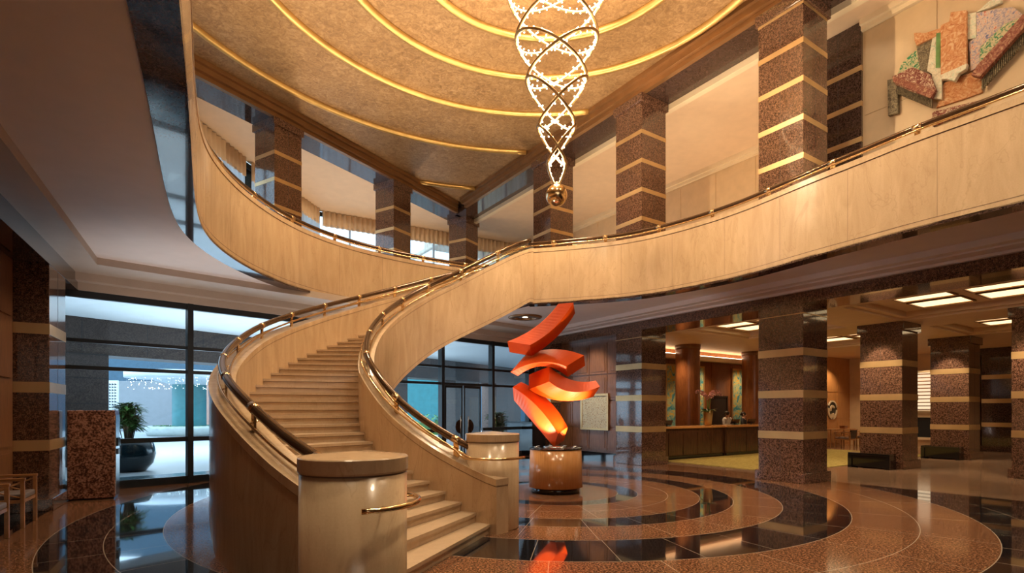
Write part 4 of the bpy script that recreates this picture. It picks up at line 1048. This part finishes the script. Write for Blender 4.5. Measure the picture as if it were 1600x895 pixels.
# armchair
def make_chair(label):
    t = thing('armchair', label, 'chair', (0, 0, 0)); w2, d2 = .30, .30
    cw = M['chair_wood']
    for sx in (-1, 1):
        mb = MB(); mb.box(sx*w2-.022, sx*w2+.022, -d2-.022, -d2+.022, 0, .66); obj('leg', mb, cw, t, local=True, bevel=.003)
        mb = MB(); mb.box(sx*w2-.022, sx*w2+.022, d2-.022, d2+.022, 0, .66); obj('leg', mb, cw, t, local=True, bevel=.003)
        mb = MB(); mb.box(sx*w2-.028, sx*w2+.028, -d2-.03, d2+.03, .645, .68); obj('armrest', mb, cw, t, local=True, bevel=.006)
        mb = MB()
        mb.tube([(sx*w2, -d2, .62), (sx*w2, d2, .40)], .011, 6); mb.tube([(sx*w2, -d2, .40), (sx*w2, d2, .62)], .011, 6); obj('cross_brace', mb, cw, t, local=True)
        mb = MB(); mb.box(sx*w2-.015, sx*w2+.015, -d2, d2, .34, .385); obj('side_rail', mb, cw, t, local=True)
    mb = MB(); mb.box(-w2+.02, w2-.02, -d2-.01, -d2+.02, .34, .385); mb.box(-w2+.02, w2-.02, d2-.02, d2+.01, .34, .385); obj('seat_frame', mb, cw, t, local=True)
    mb = MB(); mb.box(-w2+.025, w2-.025, -d2-.01, d2-.03, .385, .46); obj('seat_cushion', mb, M['leather'], t, local=True, bevel=.02)
    mb = MB(); mb.hexa([(-w2+.03, d2-.07, .45), (w2-.03, d2-.07, .45), (w2-.03, d2-.01, .45), (-w2+.03, d2-.01, .45), (-w2+.03, d2-.01, .78), (w2-.03, d2-.01, .78), (w2-.03, d2+.05, .78), (-w2+.03, d2+.05, .78)]); obj('backrest', mb, M['dark_leather'], t, local=True, bevel=.015)
    mb = MB(); mb.box(-w2, w2, d2-.0, d2+.05, .76, .80); obj('top_rail', mb, cw, t, local=True, bevel=.005)
    return t
# front of chair is -y local; it should face away from the left wall: direction (.87,.492)
rz = math.atan2(.492, .87)+PI/2
c1 = FW(1.32-.0, .0); ch1 = make_chair('wooden armchair with crossed side braces, farther of the two at the left edge')
def place(o, fx): o.location = (fx[0], fx[1], 0); o.rotation_euler = (0, 0, rz)
place(ch1, FW(1.18, .31-.02))
dup(ch1, (*FW(-.08, .29), 0), rz, 'wooden armchair with grey seat, nearer of the two at the left edge')
# chairs by the console
rzc = math.atan2(.83, -.558)-PI/2
for v_, lab in ((12.9, 'left of the pair of far wooden armchairs by the console'), (14.6, 'right of the pair of far wooden armchairs by the console')):
    dup(ch1, (*FR(4.95, v_), 0), rzc+PI, lab)
# benches
proto = None
for v_, lab in ((5.08, 'black low bench at the foot of the spotlit column'), (10.17, 'black low bench at the foot of the farther column')):
    x, y = FR(.62, v_-.32)
    if proto is None:
        proto = thing('low_bench', lab, 'bench', (x, y, 0), math.atan2(.83, -.558)); 
        mb = MB(); mb.box(-.52, .52, -.2, .2, .36, .42); obj('bench_seat', mb, M['black_gloss'], proto, local=True, bevel=.01)
        for sx in (-1, 1): mb = MB(); mb.box(sx*.47-.05, sx*.47+.05, -.2, .2, 0, .36); obj('leg', mb, M['black_gloss'], proto, local=True)
        mb = MB(); mb.box(-.42, .42, .10, .16, .04, .36); mb.box(-.42, .42, -.16, .1, .12, .15); obj('back_panel', mb, M['black_gloss'], proto, local=True)
    else: dup(proto, (x, y, 0), None, lab)
# far wall shelf niche, fireplace-like frame, blossom panel, sideboard
t = thing('display_shelf', 'lit display shelves on the far cream wall', 'shelf', FR(3.1, 15.5, 1.2))
mb = MB(); mb.fbox(FR, 2.6, 3.9, 15.55, 15.6, 1.6, 3.2); obj('back_panel', mb, M['shelf_light'], t)
mb = MB()
for k in range(11): mb.fbox(FR, 2.6, 3.9, 15.42, 15.56, 1.62+.15*k, 1.66+.15*k)
obj('shelves', mb, M['wood'], t)
mb = MB(); mb.fbox(FR, 2.52, 2.6, 15.4, 15.6, 1.5, 3.3); mb.fbox(FR, 3.9, 3.98, 15.4, 15.6, 1.5, 3.3); mb.fbox(FR, 2.52, 3.98, 15.4, 15.6, 3.2, 3.3); obj('frame', mb, M['cornice'], t)
t = thing('framed_hatch', 'black square framed in cream low on the far wall', 'frame', FR(3.1, 15.5, .5))
mb = MB(); mb.fbox(FR, 2.7, 3.8, 15.57, 15.6, .45, 1.3); obj('panel', mb, M['black'], t)
mb = MB()
for q in ((2.6, 2.7, .35, 1.4), (3.8, 3.9, .35, 1.4), (2.6, 3.9, 1.3, 1.4), (2.6, 3.9, .35, .45)): mb.fbox(FR, q[0], q[1], 15.52, 15.6, q[2], q[3])
obj('frame', mb, M['cornice'], t)
t = thing('blossom_panel', 'tall gold panel with dark blossom branches on the far wall', 'painting', FR(1.7, 15.5, .9))
mb = MB(); mb.fbox(FR, 1.3, 2.3, 15.56, 15.6, .9, 3.3); obj('panel', mb, M['art_gold'], t)
mb = MB(); mb.fbox(FR, 1.25, 1.3, 15.52, 15.6, .85, 3.35); mb.fbox(FR, 2.3, 2.35, 15.52, 15.6, .85, 3.35); mb.fbox(FR, 1.3, 2.3, 15.52, 15.6, 3.3, 3.35); obj('frame', mb, M['gold'], t)
t = thing('sideboard', 'dark sideboard with wooden top below the blossom panel', 'cabinet', FR(1.7, 15.3, 0))
mb = MB(); mb.fbox(FR, 1.2, 2.4, 15.1, 15.5, .05, .8); obj('body', mb, M['black_gloss'], t); mb = MB(); mb.fbox(FR, 1.15, 2.45, 15.05, 15.5, .8, .85); obj('top', mb, M['chair_wood'], t)
mb = MB(); mb.fbox(FR, 1.22, 1.79, 15.085, 15.1, .1, .76); obj('door', mb, M['black_gloss'], t, bevel=.006); mb = MB(); mb.fbox(FR, 1.81, 2.38, 15.085, 15.1, .1, .76); obj('door', mb, M['black_gloss'], t, bevel=.006)
for (u, v_, p) in ((.5, 3.9, 130), (-2.8, 4.1, 90), (.5, 9.0, 100), (3.0, 3.4, 160), (6.6, 3.6, 110), (6.9, 6.7, 130), (6.9, 9.5, 110), (5.3, 13.4, 120), (2.8, 14.6, 140), (2.9, 8.4, 120), (-2.0, 9, 110), (-3, 14, 60)):
    x, y = FR(u, v_); lamp('wing_fill_spot', 'SPOT', (x, y, 3.99), p*1.5, WARM, .08, (x, y, 0), 110, .6)  # added downward spots that brighten the reception wing

# granite console at left
F1 = mkframe((-7.80, 9.42), (.900, .436), (-.436, .900))
t = thing('granite_cabinet', 'tall red granite cabinet standing before the left glass wall', 'cabinet', F1(.35, .18, 0))
mb = MB(); mb.fbox(F1, 0, .69, 0, .36, .03, 1.6); obj('body', mb, M['granite_red'], t, bevel=.015)
mb = MB(); mb.fbox(F1, .02, .67, .02, .34, 0, .03); obj('plinth', mb, M['black_gloss'], t)
mb = MB(); mb.fbox(F1, .69, .70, .03, .33, .08, 1.52); obj('steel_door', mb, M['steel'], t)
mb = MB(); mb.fbox(F1, .70, .725, .08, .28, .95, 1.1); mb.fbox(F1, .70, .72, .1, .26, .8, .9); obj('control_box', mb, M['black'], t)

# dark console behind sculpture / pot
x, y = FR(9.9, -1.2)
t = thing('dark_cabinet', 'low dark cabinet in the corner behind the sculpture', 'cabinet', (x, y, 0))
mb = MB(); mb.fbox(FR, 9.0, 10.6, -.75, -.2, .06, 1.15); obj('body', mb, M['black_gloss'], t, bevel=.01); mb = MB(); mb.fbox(FR, 8.97, 10.63, -.78, -.17, 1.15, 1.19); obj('top', mb, M['black'], t); mb = MB(); mb.fbox(FR, 9.05, 10.55, -.7, -.25, 0, .06); obj('plinth', mb, M['black'], t)
# ceiling speaker / downlight ring under slab
t = thing('recessed_downlight', 'round recessed downlight in the soffit above the sculpture', 'light', (.39, 16.0, ZB))
mb = MB(); mb.lathe((.39, 16.0, ZB), [(.30, 0), (.50, 0), (.50, -.03), (.30, -.05), (.30, 0)], 32); obj('ring', mb, M['bronze_trim'], t)
mb = MB(); mb.lathe((.39, 16.0, ZB), [(.001, -.01), (.3, -.01)], 24); obj('recess', mb, M['steel'], t)
mb = MB(); mb.lathe((.39, 15.9, ZB), [(.001, -.03), (.08, -.03)], 16); obj('lens', mb, M['spotface'], t)

# ------------------------------------------------------------------ carved relief on the upper wall
rel = thing('carved_relief', 'large colourful carved wall relief of draped cloth forms', 'wall art', FR(-2, 2.1, 7.5))
def onwall(px, py):
    cx_ = 1370+px/4.474; cy_ = py/4.474; a = (cx_-800)/840
    # intersect v = 2.12
    ox, oy = FR(0, 2.10); u = (ox-a*oy)/(a*.83+.558); p = FR(u, 2.10); return u, 1.6+(641-cy_)*p[1]/840
def piece(name, poly, mat, d0=0., d1=.08):
    mb = MB(); n = len(poly); P = [onwall(*q) for q in poly]; v = []
    for u, z in P: v.append(FR(u, 2.185-d0, z))
    for u, z in P: v.append(FR(u, 2.185-d0-d1, z))
    mb.add(v, [tuple(range(n)), tuple(range(n, 2*n))[::-1]]+[(i, (i+1) % n, n+(i+1) % n, n+i) for i in range(n)])
    return obj(name, mb, M[mat], rel, bevel=.006)
piece('side_pilaster', [(75, 560), (148, 545), (150, 790), (80, 810)], 'cloth_dark', 0, .10)
piece('arched_panel', [(135, 530), (170, 440), (225, 385), (280, 340), (300, 420), (310, 520), (260, 560)], 'cloth_green', .0, .06)
piece('grey_drape', [(275, 300), (400, 240), (460, 240), (390, 520), (310, 525), (290, 420)], 'cloth_dark', .02, .07)
piece('orange_crest', [(265, 235), (350, 235), (460, 200), (462, 240), (400, 270), (330, 300), (285, 325), (270, 290)], 'cloth_orange', .06, .08)
piece('pale_drape', [(395, 260), (460, 235), (460, 700), (390, 690), (390, 520), (355, 500)], 'cloth_pale', .05, .08)
piece('green_stripe', [(422, 240), (456, 232), (450, 480), (418, 480)], 'leaf_light', .13, .012)
piece('orange_drape', [(460, 190), (520, 165), (530, 100), (570, 95), (640, 85), (640, 460), (460, 540)], 'cloth_orange', .10, .10)
piece('curled_hem', [(455, 545), (560, 500), (650, 460), (640, 500), (590, 530), (560, 585), (510, 570), (470, 570)], 'cloth_pale', .12, .12)
piece('left_beam', [(130, 545), (260, 480), (385, 530), (430, 640), (400, 700), (250, 650), (140, 600)], 'cloth_maroon', .08, .12)
piece('left_beam_edge', [(130, 548), (435, 645), (395, 705), (135, 590)], 'cloth_red', .20, .05)
piece('lower_folds', [(455, 580), (660, 500), (730, 560), (735, 640), (600, 690), (410, 750), (440, 700)], 'cloth_orange', .0, .06)
piece('lower_band', [(385, 780), (745, 690), (750, 740), (385, 880)], 'cloth_maroon', .0, .07)
piece('white_drape', [(640, 105), (700, 90), (700, 270), (640, 280)], 'cloth_pale', .05, .08)
piece('blue_panel', [(700, 95), (870, 60), (960, 55), (1030, 110), (1020, 140), (730, 330), (720, 470), (660, 500), (645, 300), (700, 260)], 'cloth_blue', .04, .08)
piece('top_crest', [(700, 90), (780, 20), (820, -10), (880, -10), (880, 20), (800, 55)], 'cloth_pale', .06, .06)
piece('green_scroll_panel', [(735, 340), (900, 180), (1025, 130), (1000, 180), (745, 450), (725, 480)], 'cloth_green', .13, .04)
piece('diagonal_beam', [(720, 480), (1035, 130), (1100, 90), (1100, 160), (740, 560), (680, 545)], 'cloth_red', .12, .14)
for (u, v_) in ((-.2, 1.22), (-1.6, 1.22), (-3.0, 1.22), (-4.4, 1.22)):
    x, y = FR(u, v_); q = FR(u, 2.0, 7.5); lamp('art_fill_spot', 'SPOT', (x, y, ZU-.05), 300, WARM2, .2, q, 120, 1)  # added spots that brighten the relief and its wall
for nm, A_, B_, h_ in (('beam_fringe', (140, 600), (395, 705), 55), ('beam_fringe', (740, 560), (1090, 170), 70)):
    mb = MB(); n = 26
    for k in range(n):
        x0, y0 = A_[0]+(B_[0]-A_[0])*k/n, A_[1]+(B_[1]-A_[1])*k/n; u0, z0 = onwall(x0, y0); u1, z1 = onwall(x0+(B_[0]-A_[0])/n*.6, y0+h_)
        mb.fbox(FR, min(u0, u1), max(u0, u1), 2.04, 2.10, min(z0, z1), max(z0, z1)+.02)
    obj(nm, mb, M['cloth_dark'], rel)
# plant at the gallery rail on the right
x, y = FR(-4.1, -1.05)
t = thing('potted_plant', 'leafy plant behind the gallery rail at the right edge', 'plant', (x, y, ZF))
mb = MB(); mb.lathe((x, y, ZF), [(.001, 0), (.16, 0), (.22, .4), (.2, .4), (.001, .36)], 24); obj('pot', mb, M['pot'], t)
mb = MB(); rr = random.Random(9)
for k in range(60):
    a = rr.uniform(0, 2*PI); mb.leaf((x, y, ZF+.55+rr.uniform(0, .5)), (math.cos(a), math.sin(a), rr.uniform(.0, 1.3)), rr.uniform(.35, .6), .045, .5)
obj('foliage', mb, M['leaf'], t)
mb = MB(); mb.tube([(x, y, ZF+.3), (x, y, ZF+1.0)], .015, 6); obj('stem', mb, M['twig'], t)

# ------------------------------------------------------------------ outside
mb = MB(); P = [FN(-40, .35), FN(12.75, .35), FN(60, .35), FN(60, 90), FN(-40, 90)]
mb.add([(x, y, -.02) for x, y in P], [(0, 1, 2, 3, 4)]); struct('ground_outside', mb, M['pave'], 'pale driveway paving outside the glass', 'ground')
mb = MB(); mb.fbox(FN, -3, 12.6, .35, 2.3, -.018, -.005); struct('ground_step', mb, M['pave_wet'], 'wet dark stone apron outside the glass wall', 'ground')
mb = MB(); mb.prism([FN(-6, .3), FN(30, .3), FP(34, .02), FP(-6, .02)], 4.3, 4.37); struct('ceiling_outside', mb, M['canopy'], 'pale canopy soffit outside the glass wall', 'ceiling')
mb = MB(); 
for a, b_ in ((-3.2, 1.06), (12.6, 13.6), (17.3, 19.5), (21.2, 24.0)): mb.fbox(FP, a, b_, 0, 1.1, -.02, 4.3)
mb.fbox(FP, -3.2, 30, 0, 1.1, 3.24, 4.9)
o = struct('wall_portal', mb, M['granite_out'], 'dark granite portal wall with openings across the driveway', 'wall')
mb = MB()
for k in range(16): u = -3+1.7*k; mb.fbox(FP, u-.008, u+.008, -.003, .01, 3.3, 4.3)
for a, b_ in ((-3.2, 1.06), (12.6, 13.6), (17.3, 19.5), (21.2, 24.0)):
    for z in (.9, 1.8, 2.55, 3.24): mb.fbox(FP, a, b_, -.003, .01, z-.008, z+.008)
obj('slab_joint', mb, M['black'], o)
# big pot with plant outside
def palm(label, x, y, z0, pr, ph, top, n, seed, spread=.5, mat='leaf'):
    t = thing('potted_palm', label, 'plant', (x, y, z0))
    mb = MB(); mb.lathe((x, y, z0), [(.001, 0), (pr*.62, 0), (pr*.9, ph*.25), (pr, ph*.55), (pr*.92, ph*.85), (pr*.8, ph), (pr*.7, ph), (pr*.75, ph*.9), (.001, ph*.88)], 40); obj('pot', mb, M['pot'], t)
    rr = random.Random(seed); mb = MB(); st = MB()
    for k in range(n):
        hz = rr.uniform(.25, 1)**.8; a = rr.uniform(0, 2*PI); r_ = rr.uniform(0, spread*.55); bx, by = x+r_*math.cos(a), y+r_*math.sin(a); bz = z0+ph+(top-ph-.25)*hz
        if k % 3 == 0: st.tube([(x+r_*.4*math.cos(a), y+r_*.4*math.sin(a), z0+ph*.85), (bx, by, bz)], .012, 5)
        for j in range(9):
            b_ = 2*PI*j/9+rr.random(); mb.leaf((bx, by, bz), (math.cos(b_), math.sin(b_), rr.uniform(-.1, .9)), rr.uniform(.26, .42), .055, .35, seg=3)
    obj('foliage', mb, M[mat], t); obj('stem', st, M['twig'], t); return t
palm('leafy plant in a big navy glazed pot outside the left glass', -10.2, 14.3, -.02, .62, .84, 2.0, 95, 5)
palm('leafy plant in a dark pot outside the entrance doors', -.55, 20.6, -.02, .42, .6, 1.75, 70, 8)
# low spreading plant in the pot
# white wall, blue building, teal column, planter
def outbox(name, label, cat, x0, x1, y0, y1, z0, z1, mat):
    mb = MB(); mb.box(x0, x1, y0, y1, z0, z1); o = obj(name, mb, M[mat], bevel=.02); tag(o, label, cat, kind='structure'); return o
outbox('wall_outside', 'pale rendered boundary wall across the driveway', 'wall', -34, -24.8, 42, 42.5, -.02, 3.9, 'white_out')
outbox('wall_outside_blue', 'dark blue building front beyond the driveway', 'wall', -60, 8, 50, 51, -.02, 12, 'blue_out')
outbox('wall_outside_pink', 'salmon wall strip beyond the driveway', 'wall', -24.2, -22.8, 41, 41.5, -.02, 3.9, 'pink_out')
t = thing('teal_column', 'round teal column under the white canopy outside', 'column', (-21.6, 36, 0)); mb = MB(); mb.lathe((-21.6, 36, 0), [(1.0, 0), (1.0, 3.6)], 28); obj('shaft', mb, M['teal'], t); mb = MB(); mb.lathe((-21.6, 36, 0), [(1.0, 3.3), (2.2, 3.6), (3.6, 3.7), (3.6, 4.1), (.1, 4.1)], 28); obj('capital', mb, M['canopy'], t)
t = thing('stone_planter', 'low stone planter with green shrubs around the teal column', 'planter', (-21.6, 35.4, 0)); mb = MB(); mb.lathe((-21.4, 35.6, 0), [(1.05, 0), (2.3, 0), (2.5, .45), (2.3, .6), (1.05, .5)], 32); obj('planter_wall', mb, M['stone_out'], t)
mb = MB(); rr = random.Random(2)
for k in range(200):
    a = rr.uniform(0, 2*PI); r_ = rr.uniform(1.3, 2.1); b_ = rr.uniform(0, 6.28); mb.leaf((-21.4+r_*math.cos(a), 35.6+r_*math.sin(a), .52), (math.cos(b_), math.sin(b_), 1.2), .35, .1, .5, seg=2)
obj('shrubs', mb, M['leaf_light'], t)
t = thing('patterned_screen', 'white screen with black triangle pattern beside the granite pillar outside', 'screen', (-19.9, 27, 0))
mb = MB(); mb.box(-20.25, -19.82, 27, 27.1, -.02, 3.1); obj('panel', mb, M['canopy'], t)
mb = MB()
for i in range(3):
    for j in range(20):
        x0, z0 = -20.23+i*.135, .1+j*.145
        mb.add([(x0, 26.99, z0), (x0+.12, 26.99, z0+.05), (x0, 26.99, z0+.11)], [(0, 1, 2)])
obj('triangles', mb, M['black'], t, recalc=False)
# icicle lights
t = thing('icicle_lights', 'string of white icicle lights hanging outside', 'string lights', (-20.5, 34, 3.7)); mb = MB(); rr = random.Random(4)
for k in range(170):
    x_ = rr.uniform(-24, -17.5); mb.sphere((x_, 33.5, 3.75-rr.uniform(0, .85)), .016, 5, 4)
o = obj('bulbs', mb, emis('icicle_led', (.9, .97, 1), 9), t); o['kind'] = 'stuff'
mb = MB(); mb.tube([(-24, 33.5, 3.78), (-17.5, 33.5, 3.78)], .015, 5)
for k in range(22): xx = -24+6.5*k/21; mb.tube([(xx, 33.5, 3.78), (xx, 33.5, 3.78-.4-.4*(k % 3)/2)], .006, 4)
obj('wire', mb, M['steel'], t)
# bright strip lamp band under portal (canopy of the street side)
mb = MB(); mb.fbox(FP, -3, 30, 1.1, 4.5, 4.15, 4.3); struct('ceiling_street', mb, M['canopy'], 'street side canopy beyond the portal', 'ceiling')
t = thing('strip_light', 'long white strip light under the street canopy', 'light', FP(10, 6, 4.1)); mb = MB(); mb.fbox(FP, -1, 28, 3.6, 4.1, 4.08, 4.149); obj('tube', mb, emis('cool_tube', (.8, .93, 1), 8), t)
# hedge and white car-like boulder at the entrance side
t = thing('hedge', 'green hedge seen through the entrance glass', 'hedge', (-6.5, 36, 0)); mb = MB(); rr = random.Random(6)
for k in range(900):
    x_ = rr.uniform(-8.6, -3.2); b_ = rr.uniform(0, 6.28); mb.leaf((x_, 36+rr.uniform(-.5, .5), rr.uniform(.0, 1.3)), (math.cos(b_), math.sin(b_), rr.uniform(.2, 1.2)), .32, .12, .4, seg=2)
obj('foliage', mb, M['leaf_light'], t)
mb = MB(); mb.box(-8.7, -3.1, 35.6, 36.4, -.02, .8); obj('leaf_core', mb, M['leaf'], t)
outbox('wall_outside_teal', 'teal shop front beyond the entrance', 'wall', -9, -6.0, 44, 44.5, -.02, 4.5, 'teal')
